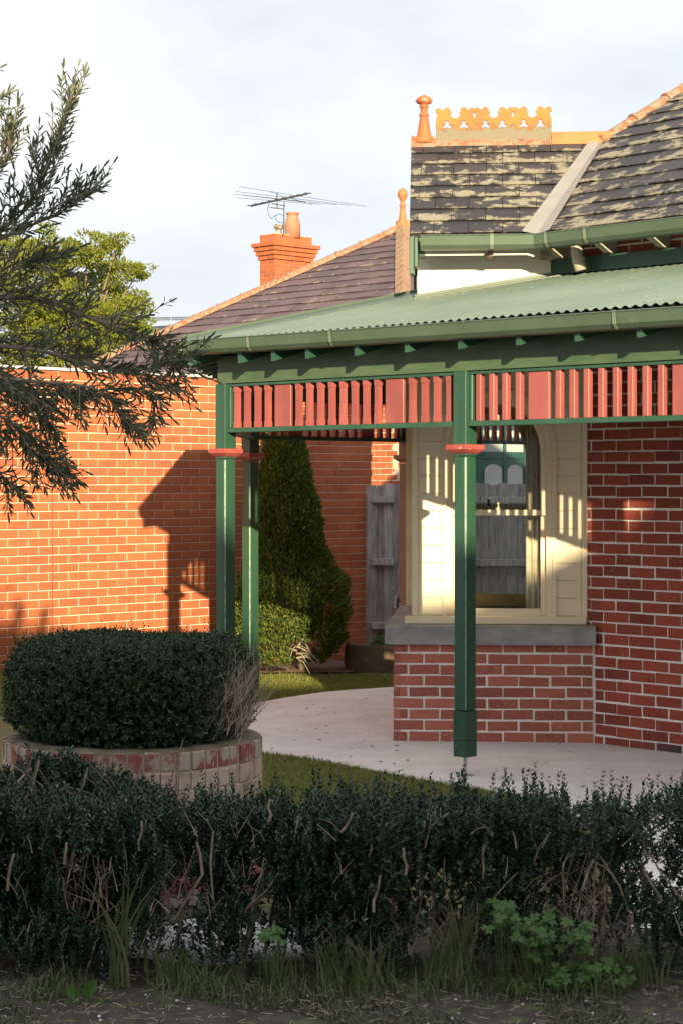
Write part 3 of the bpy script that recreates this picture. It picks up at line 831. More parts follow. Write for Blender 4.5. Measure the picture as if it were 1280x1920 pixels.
# rafter feet under the bay eave (small dark blocks) and under the side eave
for xx in (918, 1018):
    t = line_t(BL_, B, xx)
    MB().cbox(Fb, t - .022, t + .022, -0.22, 0.07, EZ - 0.165, EZ - 0.085, .003).build('rafter_foot', BROWNP, roof)
for xx in (1062, 1152, 1252, 1345, 1440):
    t = line_t(BR_, -D1, xx)
    mb = MB(); V = []
    for a in (t - .022, t + .022): V += [(a, -.02, EZ + .02), (a, -.02, EZ - .16), (a, .10, EZ - .16), (a, .27, EZ - .09), (a, .27, EZ - .02)]
    F = [(4, 3, 2, 1, 0), (5, 6, 7, 8, 9)] + [(i, (i + 1) % 5, (i + 1) % 5 + 5, i + 5) for i in range(5)]
    mb.add(V, F, Fr).build('rafter_foot', PIPE, roof)
# pale downpipe dropping from the eave on to the verandah roof
pp = px(1079, 462, 14.93); pq = px(1088, 507, 14.93)
dp = MB().tube([pp + Vector((-.01, 0, .03)), pp, (pp + pq) / 2 + Vector((-.004, 0, -.01)), pq], 0.043, 0.047, 16)
dp.build('downpipe', PIPE, house, smooth=True)
dc = MB().tube([(pp + pq) / 2 + Vector((0, 0, .006)), (pp + pq) / 2 + Vector((0.002, 0, -.012))], 0.052, 0.052, 16).build('pipe_collar', PIPE, house)
# dark timber fascia above the verandah roof along the side wall
MB().box(Fr, -0.5, 4.5, 0.0, 0.045, 3.585, 3.70).build('roof_plate', GREEN, house)
# --- ridge: finial, crested tiles, plain tile, hip tiles
RZ = EZ + SR * TP
rO = lift(E_left + BN * SR, RZ)
def ridge_t(x): return line_t(rO, B, x)
def ridge_tile(a0, a1, mat, hgt=0.05, w=0.10, part=roof, nm='ridge_tile'):
    mb = MB(); V = []
    for a in (a0, a1):
        for (b, c) in ((-w, -w * TP + .012), (-w, -w * TP + .032), (-.02, hgt - .006), (0, hgt), (.02, hgt - .006), (w, -w * TP + .032), (w, -w * TP + .012), (0, .0)):
            p = rO + B * a + BN * b; V.append(Vector((p.x, p.y, RZ + c)))
    n = 8; F = [(i, i + n, (i + 1) % n + n, (i + 1) % n) for i in range(n)] + [tuple(range(n)), tuple(reversed(range(n, 2 * n)))]
    return mb.add(V, F).build(nm, mat, part)
a770 = ridge_t(770)
def arc(cx, cy, r, a0, a1, n, rx=None):
    rx = rx or r
    return [(cx + rx * math.cos(math.radians(a0 + (a1 - a0) * i / n)), cy + r * math.sin(math.radians(a0 + (a1 - a0) * i / n))) for i in range(n + 1)]
half = [(0.5, 0.0), (1.0, 0.0), (1.0, 0.60)] + [(0.965, 0.72), (0.955, 0.80)] + arc(0.93, 0.905, 0.075, -60, 100, 7) + [(0.875, 0.925)] + arc(0.80, 0.93, 0.035, 200, 340, 4)[::-1][:0] + \
    [(0.845, 0.91), (0.815, 0.905)] + arc(0.72, 0.915, 0.075, 20, 200, 7) + [(0.655, 0.85)] + arc(0.50, 0.78, 0.135, 30, -90, 7)
outline = half + [(1 - x, y) for x, y in half[::-1]]
def trefoil(cx, cy, r):
    P = []
    for k, a in enumerate((90, 210, 330)):
        ox, oy = cx + r * math.cos(math.radians(a)), cy + r * 1.05 * math.sin(math.radians(a))
        P += arc(ox, oy, r * 0.72, a - 115, a + 115, 8)
    return P
def flat_shape(loops, th):
    cu = bpy.data.curves.new('shape', 'CURVE'); cu.dimensions = '2D'; cu.fill_mode = 'BOTH'; cu.extrude = th / 2
    cu.bevel_depth = 0.004; cu.bevel_resolution = 1
    for L in loops:
        sp = cu.splines.new('POLY'); sp.points.add(len(L) - 1); sp.use_cyclic_u = True
        for i, (x, y) in enumerate(L): sp.points[i].co = (x, y, 0, 1)
    ob = bpy.data.objects.new('shape', cu); COL.objects.link(ob)
    bpy.context.view_layer.update(); dg = bpy.context.evaluated_depsgraph_get()
    me = bpy.data.meshes.new_from_object(ob.evaluated_get(dg)); bpy.data.objects.remove(ob); bpy.data.curves.remove(cu)
    return me
TW, TH = 0.316, 0.268
cm, cn, cl_, cb = M_('crest_terracotta')
vv = pos(cn, cl_)
base = mixc(cn, cl_, ramp(cn, cl_, nz(cn, cl_, vv, 6), .35, .65), (0.62, 0.185, 0.045), (0.53, 0.15, 0.045))
tc = cn.new('ShaderNodeTexCoord'); sx = cn.new('ShaderNodeSeparateXYZ'); cl_.new(tc.outputs['Object'], sx.inputs[0])
hf = mth(cn, cl_, 'ADD', mth(cn, cl_, 'MULTIPLY', sx.outputs[1], -4.2), mth(cn, cl_, 'MULTIPLY', nz(cn, cl_, vv, 16, 6, .7), 1.3))
fac = ramp(cn, cl_, hf, 0.16, 0.28)
cl_.new(mixc(cn, cl_, fac, base, (0.21, 0.18, 0.12)), cb.inputs['Base Color']); cb.inputs['Roughness'].default_value = 0.8
bump(cn, cl_, cb, mth(cn, cl_, 'ADD', fac, nz(cn, cl_, vv, 70, 5)), 0.8, 0.01)
loops = [[(x * TW, y * TH) for x, y in outline], [(x, y) for x, y in trefoil(0.28 * TW, 0.46 * TH, 0.024)], [(x, y) for x, y in trefoil(0.72 * TW, 0.46 * TH, 0.024)]]
crest_me = flat_shape(loops, 0.028); crest_me.materials.clear(); crest_me.materials.append(cm)
RT = Matrix(((B.x, 0, BN.x, 0), (B.y, 0, BN.y, 0), (0, 1, 0, 0), (0, 0, 0, 1)))
for (xa, xb) in ((817, 888.6), (889, 960.6), (961, 1032)):
    a0, a1 = ridge_t(xa), ridge_t(xb)
    put('crest_tile', crest_me, roof, Matrix.Translation(rO + B * a0 + Vector((0, 0, 0.028))) @ RT @ Matrix.Diagonal(((a1 - a0) / TW, 1, 1, 1)))
    ridge_tile(a0 - .004, a1, TERRA_L, 0.034, 0.070)
ridge_tile(a770, ridge_t(816), TERRA_L, 0.045, 0.085)
ridge_tile(ridge_t(1033), ridge_t(1143), TERRA_C, 0.085, 0.06)
fp = rO + B * ridge_t(794) + Vector((0, 0, 0))
fin = MB().lathe(fp, [(0.09, 0.0), (0.085, 0.03), (0.062, 0.055), (0.055, 0.09), (0.046, 0.15), (0.037, 0.21), (0.032, 0.225), (0.042, 0.232), (0.043, 0.242), (0.032, 0.249),
                 (0.030, 0.27), (0.030, 0.30), (0.040, 0.306), (0.040, 0.314), (0.028, 0.320), (0.032, 0.326), (0.060, 0.338), (0.070, 0.352), (0.066, 0.370), (0.048, 0.388), (0.022, 0.400), (0.006, 0.408)], 24)
fin.build('finial', TERRA, roof, smooth=True)
# collar tile flaring under the finial
cz = MB(); V = []
for (a, h, w) in ((ridge_t(771), .075, .05), (ridge_t(776), .055, .075), (ridge_t(783), .085, .07), (ridge_t(806), .085, .07), (ridge_t(813), .05, .075)):
    for (b, c) in ((-w, -.03), (-w * .5, h * .8), (0, h), (w * .5, h * .8), (w, -.03)):
        p = rO + B * a + BN * b; V.append(Vector((p.x, p.y, RZ + c)))
F = [(i * 5 + k, i * 5 + k + 5, i * 5 + k + 6, i * 5 + k + 1) for i in range(4) for k in range(4)] + [(0, 1, 2, 3, 4), (24, 23, 22, 21, 20)]
cz.add(V, F).build('ridge_collar', TERRA, roof, smooth=True)
# hip tiles climbing to the right
def half_round(p0, p1, r, mat, part, nm='hip_tile', flare=0.0, n=9, rot=0, off=0.0):
    p0, p1 = Vector(p0), Vector(p1); t = (p1 - p0).normalized(); s = t.cross(Vector((0, 0, 1))).normalized(); u = s.cross(t).normalized()
    V = []
    for (p, rr) in ((p0, r + flare), (p0 + t * 0.03, r + flare), (p0 + t * 0.035, r), (p1, r)):
        for k in range(n):
            a = math.pi * k / (n - 1); V.append(p + s * (rr * math.cos(a)) + u * (rr * math.sin(a) + off))
    F = [(i * n + k, i * n + k + 1, (i + 1) * n + k + 1, (i + 1) * n + k) for i in range(3) for k in range(n - 1)]
    F += [tuple(reversed(range(n))), tuple(range(3 * n, 4 * n))]
    return MB().add(V, F).build(nm, mat, part)
tot = (Hp - Vp).length; hd = (Hp - Vp) / tot; a = -0.02
while a < tot:
    half_round(Vp + hd * a, Vp + hd * (a + 0.40), 0.062, TERRA_L, roof, flare=0.014, off=-0.012); a += 0.385
# ================================================================== VERANDAH
PC, PK, PB, PE = Vector((0.834, 13.36, 0)), Vector((-0.884, 15.13, 0)), Vector((-0.806, 17.54, 0)), None
PE = PB + D2 * ((0.624 - PB.x) / D2.x); PF = PE + D2 * 2.4
PR = PC - D1 * 2.47                                  # next post, outside the frame on the right
ver = thing('verandah', 'green timber verandah with red slatted frieze and green corrugated iron roof', 'verandah', (0.834, 13.36, 0))
def post(P, d, out, mat=GREEN, capm=CAPRED, sleeve=True):
    M = frame(P, d, out); h = 0.0565
    mb = MB(); mb.cbox(M, -h, h, -h, h, 0.44, 2.16, 0.012); mb.cbox(M, -h - .0, h, -h, h, 2.165, 2.735, 0.002)
    p = mb.build('post', mat, ver)
    MB().cbox(M, -h - .0012, h + .0012, -h - .0012, h + .0012, 0.245, 0.439, 0.002).build('sleeve', mat, p)
    MB().cbox(M, -h, h, -h, h, 0.13, 0.242, 0.002).build('shoe', mat, p)
    if mat is GREEN:  # pale strip paints a highlight along the camera-facing edge
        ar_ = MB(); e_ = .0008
        ar_.add([(h - .0035 + e_, h - .0085 + e_, .45), (h - .0085 + e_, h - .0035 + e_, .45), (h - .0085 + e_, h - .0035 + e_, 2.15), (h - .0035 + e_, h - .0085 + e_, 2.15)], [(0, 1, 2, 3)], M).build('arris_highlight', ARRIS, p)
    s = MB(); s.tube([M @ Vector((0, 0, 0.0)), M @ Vector((0, 0, 0.129))], 0.0125, 0.0125, 12); s.box(M, -.045, .045, -.04, .04, 0.0005, 0.006)
    for (b, c) in ((.02, .165), (-.02, .205)): s.tube([M @ Vector((.03 * (1 if b > 0 else -1), 0.0565, c)), M @ Vector((.03 * (1 if b > 0 else -1), 0.061, c))], .005, .005, 8)
    s.build('pin', STEEL, p)
    c = MB(); V = []
    for (r, z) in ((h + .002, 2.178), (h + .014, 2.186), (h + .032, 2.204), (h + .036, 2.206), (h + .036, 2.236), (h + .034, 2.239), (h + .002, 2.241)):
        V += [(-r, -r, z), (r, -r, z), (r, r, z), (-r, r, z)]
    n = len(V) // 4; F = [(i * 4 + k, i * 4 + (k + 1) % 4, i * 4 + 4 + (k + 1) % 4, i * 4 + 4 + k) for i in range(n - 1) for k in range(4)]
    c.add(V, F + [(3, 2, 1, 0), tuple(len(V) - 4 + q for q in range(4))], M).build('cap', capm, p)
    return p
post(PC, -D1, O1); post(PK, -D1, O1); post(PB, -D1, O1); post(PE, -D1, O1, BROWNP, BROWNP); post(PR, -D1, O1); post(PF, -D1, O1)  # one post brown where the others are green
def beam(A, Bp, out, mat=GREEN_FACE, e0=0.05, e1=0.05):
    d = (Bp - A).normalized(); M = frame(A, d, out); L = (Bp - A).length
    return MB().cbox(M, -e0, L + e1, -0.045, 0.045, 2.736, 2.945, 0.003).build('beam', mat, ver)
beam(PK, PR, O1, e0=0.045, e1=2.5); beam(PK, PB, Vector((-1, 0.03, 0)), e0=-.045, e1=-.045); beam(PB, PF, O2)
def frieze(A, Bp, out, notch=True, pattern=(4, 'W', 8, 'W', 4), railm=GREEN):
    d = (Bp - A).normalized(); M = frame(A, d, out); L = (Bp - A).length; h = 0.0575
    fr = MB(); fr.cbox(M, h, L - h, -.028, .028, 2.712, 2.734, .002); fr.cbox(M, h + .0, L - h, -.038, .038, 2.362, 2.397, .004)
    f = fr.build('frieze', railm, ver)
    MB().cbox(M, h + .001, h + .030, -.026, .026, 2.398, 2.711, .004).build('end_stile', railm, f)
    MB().cbox(M, L - h - .030, L - h - .001, -.026, .026, 2.398, 2.711, .004).build('end_stile', railm, f)
    n = 0.0
    seq = []; u = 0.0
    for g in pattern:
        if g == 'W': u += 0.45; seq.append(('W', u)); u += 1.45
        else:
            for k in range(g): seq.append(('B', u)); u += 1
    tot = seq[-1][1]; clear = L - 2 * h - .06; pitch = (clear - 0.10) / tot
    x0 = h + .03 + (clear - pitch * tot) / 2
    z0, z1 = 2.398, 2.711; w = .0215
    meB = {}
    for (k, q) in seq:
        a = x0 + q * pitch
        if k == 'W':
            MB().cbox(M, a - .0875, a + .0875, -.012, .012, z0, z1, .003).build('frieze_board', RED, f)
            continue
        key = notch
        if key not in meB:
            mb = MB(); I = Matrix.Identity(4)
            if notch:
                V = []
                for (r, z) in ((w, z0), (w, z0 + .040), (w * .88, z0 + .046), (w * .88, z1 - .046), (w, z1 - .040), (w, z1)):
                    for (sa, sb) in ((-1, -1), (1, -1), (1, 1), (-1, 1)): V.append((sa * r, sb * r, z))
                F = [(i * 4 + j, i * 4 + (j + 1) % 4, i * 4 + 4 + (j + 1) % 4, i * 4 + 4 + j) for i in range(5) for j in range(4)] + [(3, 2, 1, 0), (20, 21, 22, 23)]
                mb.add(V, F)
            else: mb.cbox(I, -w, w, -w, w, z0, z1, .003)
            if M.determinant() < 0: mb.f = [tuple(reversed(x)) for x in mb.f]
            meB[key] = rawmesh('baluster', mb.v, mb.f, RED)
        put('baluster', meB[key], f, M @ Matrix.Translation((a, random.uniform(-.001, .001), 0)) @ Matrix.Rotation(random.uniform(-.012, .012), 4, 'Z'))
    return f
frieze(PK, PC, O1); frieze(PC, PR, O1, notch=False)
frieze(PK, PB, Vector((-1, 0.03, 0))); frieze(PB, PE, O2, pattern=(3, 'W', 6, 'W', 3)); frieze(PE, PF, O2)
# rafters: plumb-cut feet showing under the gutter
TV = 0.236
def rafter(P, inn, L=2.0):
    """P on the beam line; inn horizontal unit vector up-slope"""
    M = frame(P, Vector((-inn.y, inn.x, 0)), inn)
    V = []
    for a in (-.0215, .0215):
        for (b, c) in ((-.275, 2.985), (-.275, 2.865), (-.02, 2.935), (L, 2.935 + (L + .02) * TV), (L, 3.05 + (L) * TV)): V.append((a, b, c))
    F = [(0, 1, 2, 3, 4), (9, 8, 7, 6, 5)] + [(i, i + 5, (i + 1) % 5 + 5, (i + 1) % 5) for i in range(5)]
    return MB().add(V, F, M).build('rafter', GREEN, ver)
for xx in (450, 512, 576, 668, 762, 862, 971, 1081, 1198, 1320):
    t = line_t(PC + O1 * 0.26, D1, xx + 3)
    P = PC + D1 * t; inner = -O1
    run = 2.0
    a_corner = (PK - P).dot(D1)
    run = min(2.0, max(0.25, a_corner * 2.2))
    rafter(P, inner, run)
CN = Vector((1, -.03, 0)).normalized()
for k in range(6): rafter(PK + (PB - PK) * ((k + .4) / 6), CN, 0.5 if k in (0, 5) else 1.1)
for k in range(8): rafter(PB + D2 * (0.3 + k * .48), -O2, 1.7 if k > 1 else .5)
# hip rafter foot at the corner
hipd = Vector((1.012, 0.393, 0)).normalized()
M = frame(PK, Vector((-hipd.y, hipd.x, 0)), hipd); V = []
for a in (-.022, .022):
    for (b, c) in ((-.34, 2.975), (-.34, 2.86), (-.02, 2.935), (1.9, 3.36), (1.9, 3.44)): V.append((a, b, c))
MB().add(V, [(0, 1, 2, 3, 4), (9, 8, 7, 6, 5)] + [(i, i + 5, (i + 1) % 5 + 5, (i + 1) % 5) for i in range(5)], M).build('hip_rafter', GREEN, ver)
# gutter round the verandah
w = 0.25
def off_corner(P, n1, n2, w):
    A = np.array([[n1.x, n1.y], [n2.x, n2.y]]); s = np.linalg.solve(A, [w, w]); return P + Vector((s[0], s[1], 0))
NCH = Vector((-1, 0.03, 0)).normalized()
G1 = off_corner(PK, O1, NCH, w); G2 = off_corner(PB, NCH, O2, w)
gR = PR - D1 * 2.5 + O1 * w
fall = lambda P, z: Vector((P.x, P.y, z))
gpts = [fall(G2 + D2 * 4.6, 2.95), fall(G2, 2.955), fall(G1, 2.958), fall(gR, 2.905)]
GPV = [(b, c) for b, c in GP]
gut = MB().sweep(gpts[::1], GPV, -1 if (Vector(((G1 - G2).y, -(G1 - G2).x, 0)).dot(NCH) < 0) else 1).build('gutter', GUTTER, ver)
MB().sweep(gpts, [(-.018, .004), (-.001, .004), (-.001, .098), (-.018, .098)], -1 if (Vector(((G1 - G2).y, -(G1 - G2).x, 0)).dot(NCH) < 0) else 1).build('added_fascia', GREEN, ver)  # added behind the gutter to block light leaking under the sheets
tape = MB()
for xx in (487, 640, 1172):
    t = line_t(G1, -D1, xx); P = G1 - D1 * t; zz = 2.958 - 0.053 * t / (gR - G1).length
    strap(fall(P, zz), -D1, O1, gut)
strap(fall(G1 - D1 * .012, 2.958), -D1, O1, gut, PIPE, .014)
# corrugated sheets of the front slope
ZE = 3.055                                            # sheet height at the eave
EW = 0.30
S1 = off_corner(PK, O1, NCH, EW); S2 = off_corner(PB, NCH, O2, EW)
upV = (-O1 + Vector((0, 0, TV)))
RUN = 1.93 + EW
hip_k = 1 / 0.4226
def sheet_corr(part, O, u, inn, a0, a1, rmax, lo=None, mat=IRON, name='roof_sheet', per=0.076, amp=0.0085):
    """corrugated sheet from a0 to a1; rmax(a) gives its top"""
    n = max(2, int(round((a1 - a0) / per * 8))); rows = 7
    V = []; F = []
    for i in range(n + 1):
        a = a0 + (a1 - a0) * i / n; rm = max(0.001, rmax(a))
        for j in range(rows + 1):
            r = rm * j / rows
            c = amp * math.cos(2 * math.pi * a / per)
            p = O + u * a + inn * r; V.append(Vector((p.x, p.y, ZE + r * TV + c)))
    for i in range(n):
        for j in range(rows):
            q = i * (rows + 1) + j; F.append((q, q + rows + 1, q + rows + 2, q + 1))
    return MB().add(V, F).build(name, mat, part, smooth=True)
roofv = MB().box(frame(PC, D1, O1), -5.0, 1.6, -1.0, -0.96, 3.19, 3.23).build('verandah_roof', GREEN, ver)
a = 0.0
Ltot = (gR - G1).length + .1
k = 0
while a < Ltot:
    a1 = min(a + 0.76, Ltot)
    sh = sheet_corr(roofv, S1 + Vector((0, 0, 0.0015 * (k % 2))), -D1, -O1, a, a1 + 0.03, lambda q: min(RUN, q * hip_k + .01))
    a = a1; k += 1
def shade_lining(O, u, inn, L_, cut=True):
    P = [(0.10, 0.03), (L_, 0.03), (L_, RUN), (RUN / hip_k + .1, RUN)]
    plane_piece('shade_lining', DARKGAP, roofv, [Vector(((O + u * a_ + inn * r).x, (O + u * a_ + inn * r).y, ZE + r * TV - .016)) for a_, r in P], .006)  # near-black sheet stands in for deep shade under the roof
shade_lining(S1, -D1, -O1, Ltot); shade_lining(S2, D2, -O2, 4.8)
# chamfer slope and rear slope
LC = (S2 - S1).length; dC = (S2 - S1).normalized()
sheet_corr(roofv, S1, dC, -NCH, 0.0, LC, lambda q: min(RUN * .98, q * 2.2, (LC - q) * 2.2 + .01))
sheet_corr(roofv, S2, D2, -O2, 0.0, 4.8, lambda q: min(RUN, q * hip_k + .01))
# screws in rows
sc_ = MB()
for r_ in (0.09, 0.75, 1.45, 2.05):
    aa = 0.152
    while aa < Ltot:
        if aa * hip_k > r_ + .15:
            p = S1 - D1 * aa - O1 * r_; zc = ZE + r_ * TV + .008
            sc_.lathe((p.x, p.y, zc), [(.009, 0), (.009, .003), (.005, .005), (.004, .009)], 7)
        aa += 0.228 if r_ < .2 else 0.228
sc_.build('roof_screws', simple('screw_heads', (0.24, 0.27, 0.22), None, 5, .5), roofv, kind='stuff')
# hip capping: two folded wings with a rolled top
hs = Vector((S1.x, S1.y, ZE)); hv = Vector((1.012, 0.393, TV)); hl = 2.0
hp0, hp1 = hs - hv * 0.02, hs + hv * hl
hdn = hv.normalized(); wA = (-D1 + Vector((0, 0, 0))); wA = (wA - hdn * wA.dot(hdn)).normalized(); wB = (dC - hdn * dC.dot(hdn)).normalized()
hc = MB(); lift_ = Vector((0, 0, .030))
hc.add([hp0 + lift_, hp0 + wA * .15 + Vector((0, 0, .014)), hp1 + wA * .15 + Vector((0, 0, .014)), hp1 + lift_], [(0, 1, 2, 3)])
hc.add([hp0 + wA * .15 + Vector((0, 0, .014)), hp0 + wA * .153 + Vector((0, 0, .002)), hp1 + wA * .153 + Vector((0, 0, .002)), hp1 + wA * .15 + Vector((0, 0, .014))], [(0, 1, 2, 3)])
hc.add([hp0 + lift_, hp1 + lift_, hp1 + wB * .15 + Vector((0, 0, .014)), hp0 + wB * .15 + Vector((0, 0, .014))], [(0, 1, 2, 3)])
hc.tube([hp0 + Vector((0, 0, .034)), hp1 + Vector((0, 0, .034))], .014, .014, 8)
hc.build('hip_capping', GUTTER, roofv)
# folded flashing where the roof meets the cream wall and the brick wall
fl = MB()
f0 = lift(BL_ + B * (ul - .03) + BN * (UI - .012), 0); f1 = lift(BL_ + B * ur + BN * (UI - .012), 0)
def zroof(P): return ZE + ((Vector((P.x, P.y, 0)) - S1).dot(-O1)) * TV
V = []
for P in (f0, f1):
    zr = zroof(P); V += [Vector((P.x, P.y, zr + .035)), Vector((P.x, P.y, zr + .012)) , lift(P - BN * .09, zroof(P - BN * .09) + .014), lift(P - BN * .09, zroof(P - BN * .09) + .005)]
fl.add(V, [(0, 1, 5, 4), (1, 2, 6, 5), (2, 3, 7, 6)]).build('wall_flashing', GUTTER, roofv)

# ================================================================== ORANGE BOUNDARY WALL
W0 = Vector((-3.27, 18.9, 0))
wt1 = line_t(W0, D2, 697)
wall = thing('garden_wall', 'long orange brick wall with pale capping between the olive tree and the verandah', 'wall', (W0.x, W0.y, 0))
Fw = frame(W0, D2, OL)
TOPZ = 3.075
wl_ = MB().box(Fw, -3.2, wt1 - .004, -0.22, -0.008, -0.2, TOPZ).build('brickwork', MORTAR_O, wall)
joint_a = line_t(W0, D2, 99)
its = courses(Fw, wt1, TOPZ - 0.086 * 36, TOPZ - .004, course=0.086, bl=0.240, j=0.009, a_start=-3.2, phase=0.06)
lay(wl_, its, BRICK_OR, jit=0.0008)
ev = frame(W0 + D2 * wt1 - OL * 0.0, -OL, D2)
MB().box(Fw, -3.25, wt1 + .01, -0.235, 0.022, TOPZ + .001, TOPZ + .028).build('capping', CAPWHITE, wall)
# movement joint
MB().box(Fw, joint_a - .004, joint_a + .004, -0.004, 0.0015, -0.05, 2.55).build('movement_joint', simple('joint_sealant', (0.20, 0.11, 0.08)), wall)

# ================================================================== PALING FENCE
fence = thing('paling_fence', 'weathered grey paling fence standing beyond the bay window', 'fence', (0.4, 22.3, 0))
FY = 22.30
x = px(686, 0, FY).x; k = 0
Ff = frame(Vector((0, FY, 0)), Vector((1, 0, 0)), Vector((0, -1, 0)))
xs = x
while x < 4.3:
    wd = random.uniform(.098, .122); 
    if k == 0: wd = 0.118
    top = 1.955 + random.uniform(-.02, .015)
    front = (k % 2 == 0)
    b0 = 0.034 if k == 0 else (0.0 + (0.016 if front else 0))
    if k == 3: b0 = 0.036
    mb = MB(); V = []
    b1 = b0 + 0.014; a0, a1 = x, x + wd; cch = 0.018
    for b in (b0, b1): V += [(a0, b, 0.02), (a1, b, 0.02), (a1, b, top - cch), (a1 - cch, b, top), (a0 + cch, b, top - random.uniform(0, .004)), (a0, b, top - cch)]
    F = [(5, 4, 3, 2, 1, 0), (6, 7, 8, 9, 10, 11)] + [(i, (i + 1) % 6, (i + 1) % 6 + 6, i + 6) for i in range(6)]
    mb.add(V, F, Ff).build('paling', GREYWOOD, fence)
    x += wd - (0.012 if True else 0); k += 1
    if k == 4 or k == 5: x -= 0.0
for zz in (0.32, 1.04, 1.745):
    MB().cbox(Ff, px(695, 0, FY).x, px(737, 0, FY).x, 0.030, 0.105, zz, zz + .075, .006).build('rail', GREYWOOD, fence)
    MB().cbox(Ff, px(752, 0, FY).x, 4.3, 0.036, 0.095, zz - .01, zz + .065, .006).build('rail', GREYWOOD, fence)
# crumpled white plastic hooked on the fence
wc = thing('plastic_sheet', 'crumpled white plastic sheet hanging by the brown post', 'plastic sheet', tuple(px(742, 1140, 21.9)))
V = []; F = []; n = 10
for j in range(n + 1):
    for i in range(n + 1):
        u, v = i / n, j / n; p = px(735 + 18 * u + 6 * v * (1 - u), 1102 + 62 * v, 21.9)
        p.x += .012 * math.sin(v * 9) + .01 * random.uniform(-1, 1); p.y += 0.05 * math.sin(u * 9 + v * 5) + random.uniform(-.02, .02); V.append(p)
for j in range(n):
    for i in range(n): q = j * (n + 1) + i; F.append((q, q + 1, q + n + 2, q + n + 1))
MB().add(V, F).build('sheet', WHITECLOTH, wc)

# ================================================================== NEIGHBOUR'S HOUSE (purple roof)
nh = thing('neighbour_house', 'orange brick house behind the wall with purple slate roof and lichened hips', 'house', (1.0, 32.0, 0))
YA = 32.0; AX = (755 - CX) / FPX * YA
apex = px(754, 428, YA); TN = 0.63
NR = MB().box(Matrix.Identity(4), apex.x - .5, apex.x + .5, YA - .5, YA + .5, 4.0, 4.1).build('roof', UNDER, nh)
LN = 3.95                                   # run from eave to apex
Hd = Vector((0.031, 1, 0)).normalized()    # near hip, seen end-on
ez = apex.z - LN * TN
kk = LN / abs((-Hd).dot(O1))
nearc = apex - Hd * (LN / abs(Hd.dot(O1))); nearc.z = ez
lfd = Vector((-1, 0.03, 0)).normalized(); leftc = apex + lfd * (LN / abs(lfd.dot(O1))); leftc.z = ez
upN = (-O1 + Vector((0, 0, TN))).normalized()
un = -D1
Le = (nearc - leftc).dot(un)
SN = LN * math.sqrt(1 + TN * TN)
ap_a = (apex - leftc).dot(un)
reg = [(0, 0), (Le, 0), (ap_a, SN)]
def rest(p): return p
reg2 = clip_poly(reg, [(-1, 0.0), (Le + 1, 0.0), (Le + 1, SN + 1), (-1, SN + 1)])
slates(NR, leftc, un, upN, reg2, 0.235, 0.30, SLATE_P, seed=21)
plane_piece('underlay', UNDER, NR, [leftc - Vector((0, 0, .02)), nearc - Vector((0, 0, .02)), apex - Vector((0, 0, .02))])
rightc = apex + Vector((1, -.03, 0)) * (LN * 1.4); rightc.z = ez
farc = apex + Hd * (LN * 1.4); farc.z = ez
plane_piece('right_slope', SLATE_P, NR, [nearc, rightc, apex]); plane_piece('rear_slope', SLATE_P, NR, [rightc, farc, apex]); plane_piece('left_slope', SLATE_P, NR, [farc, leftc, apex])
def hiptiles(p0, p1, r, L, mat, part, n=7, cap=200, mode='round'):
    tot = (p1 - p0).length; d = (p1 - p0) / tot; a = 0
    while a < tot - .02:
        half_round(p0 + d * a, p0 + d * min(a + L + .02, tot), r, mat, part, flare=0.018, n=n, off=-.02); a += L
hiptiles(leftc, apex, 0.10, 0.42, TERRA_L, NR)
# near hip: overlapping V-shaped tiles, seen as chevrons
tot = (apex - nearc).length; d = (apex - nearc) / tot; a = 0.3
sd = Vector((1, -0.03, 0)).normalized()
while a < tot:
    p0 = nearc + d * a; p1 = nearc + d * (a + .33); V = []
    for (p, lf) in ((p0, .05), (p0, .03), (p1, .035), (p1, .015)):
        for s_ in (-.115, 0, .115): V.append(p + sd * s_ + Vector((0, 0, lf + (.06 if s_ == 0 else 0) - abs(s_) * .25)))
    F = [(0, 1, 7, 6), (1, 2, 8, 7), (3, 9, 10, 4), (4, 10, 11, 5), (0, 3, 4, 1), (1, 4, 5, 2), (0, 6, 9, 3), (2, 5, 11, 8)]
    MB().add(V, F).build('hip_tile', LICHEN if random.random() < .6 else TERRA_L, NR); a += 0.26
fpx = 32.0 / FPX
fa = apex + Vector((0, 0, .02))
pr = [(14, -8), (13, 2), (9, 9), (7.2, 16), (5.5, 28), (4.6, 38), (6, 39), (6, 42), (4.4, 43), (4.3, 50), (6, 51), (6, 53), (8.4, 56), (9.6, 60), (9.2, 65), (6.5, 70), (2, 73)]
MB().lathe(fa, [(r * fpx, z * fpx) for r, z in pr], 18).build('finial', TERRA_C, NR, smooth=True)
V = []
for (dx, w_, h) in ((-.22, .09, .10), (-.14, .09, .07), (-.05, .10, .17), (.12, .10, .12)):
    for (b, c) in ((-w_, -.07), (-w_ * .5, h * .8), (0, h), (w_ * .5, h * .8), (w_, -.07)):
        V.append(apex + Vector((dx, b, c + dx * .35 * (1 if dx < 0 else 0))))
MB().add(V, [(i * 5 + k, i * 5 + k + 5, i * 5 + k + 6, i * 5 + k + 1) for i in range(3) for k in range(4)] + [(0, 1, 2, 3, 4), (19, 18, 17, 16, 15)]).build('finial_base', TERRA_C, NR)
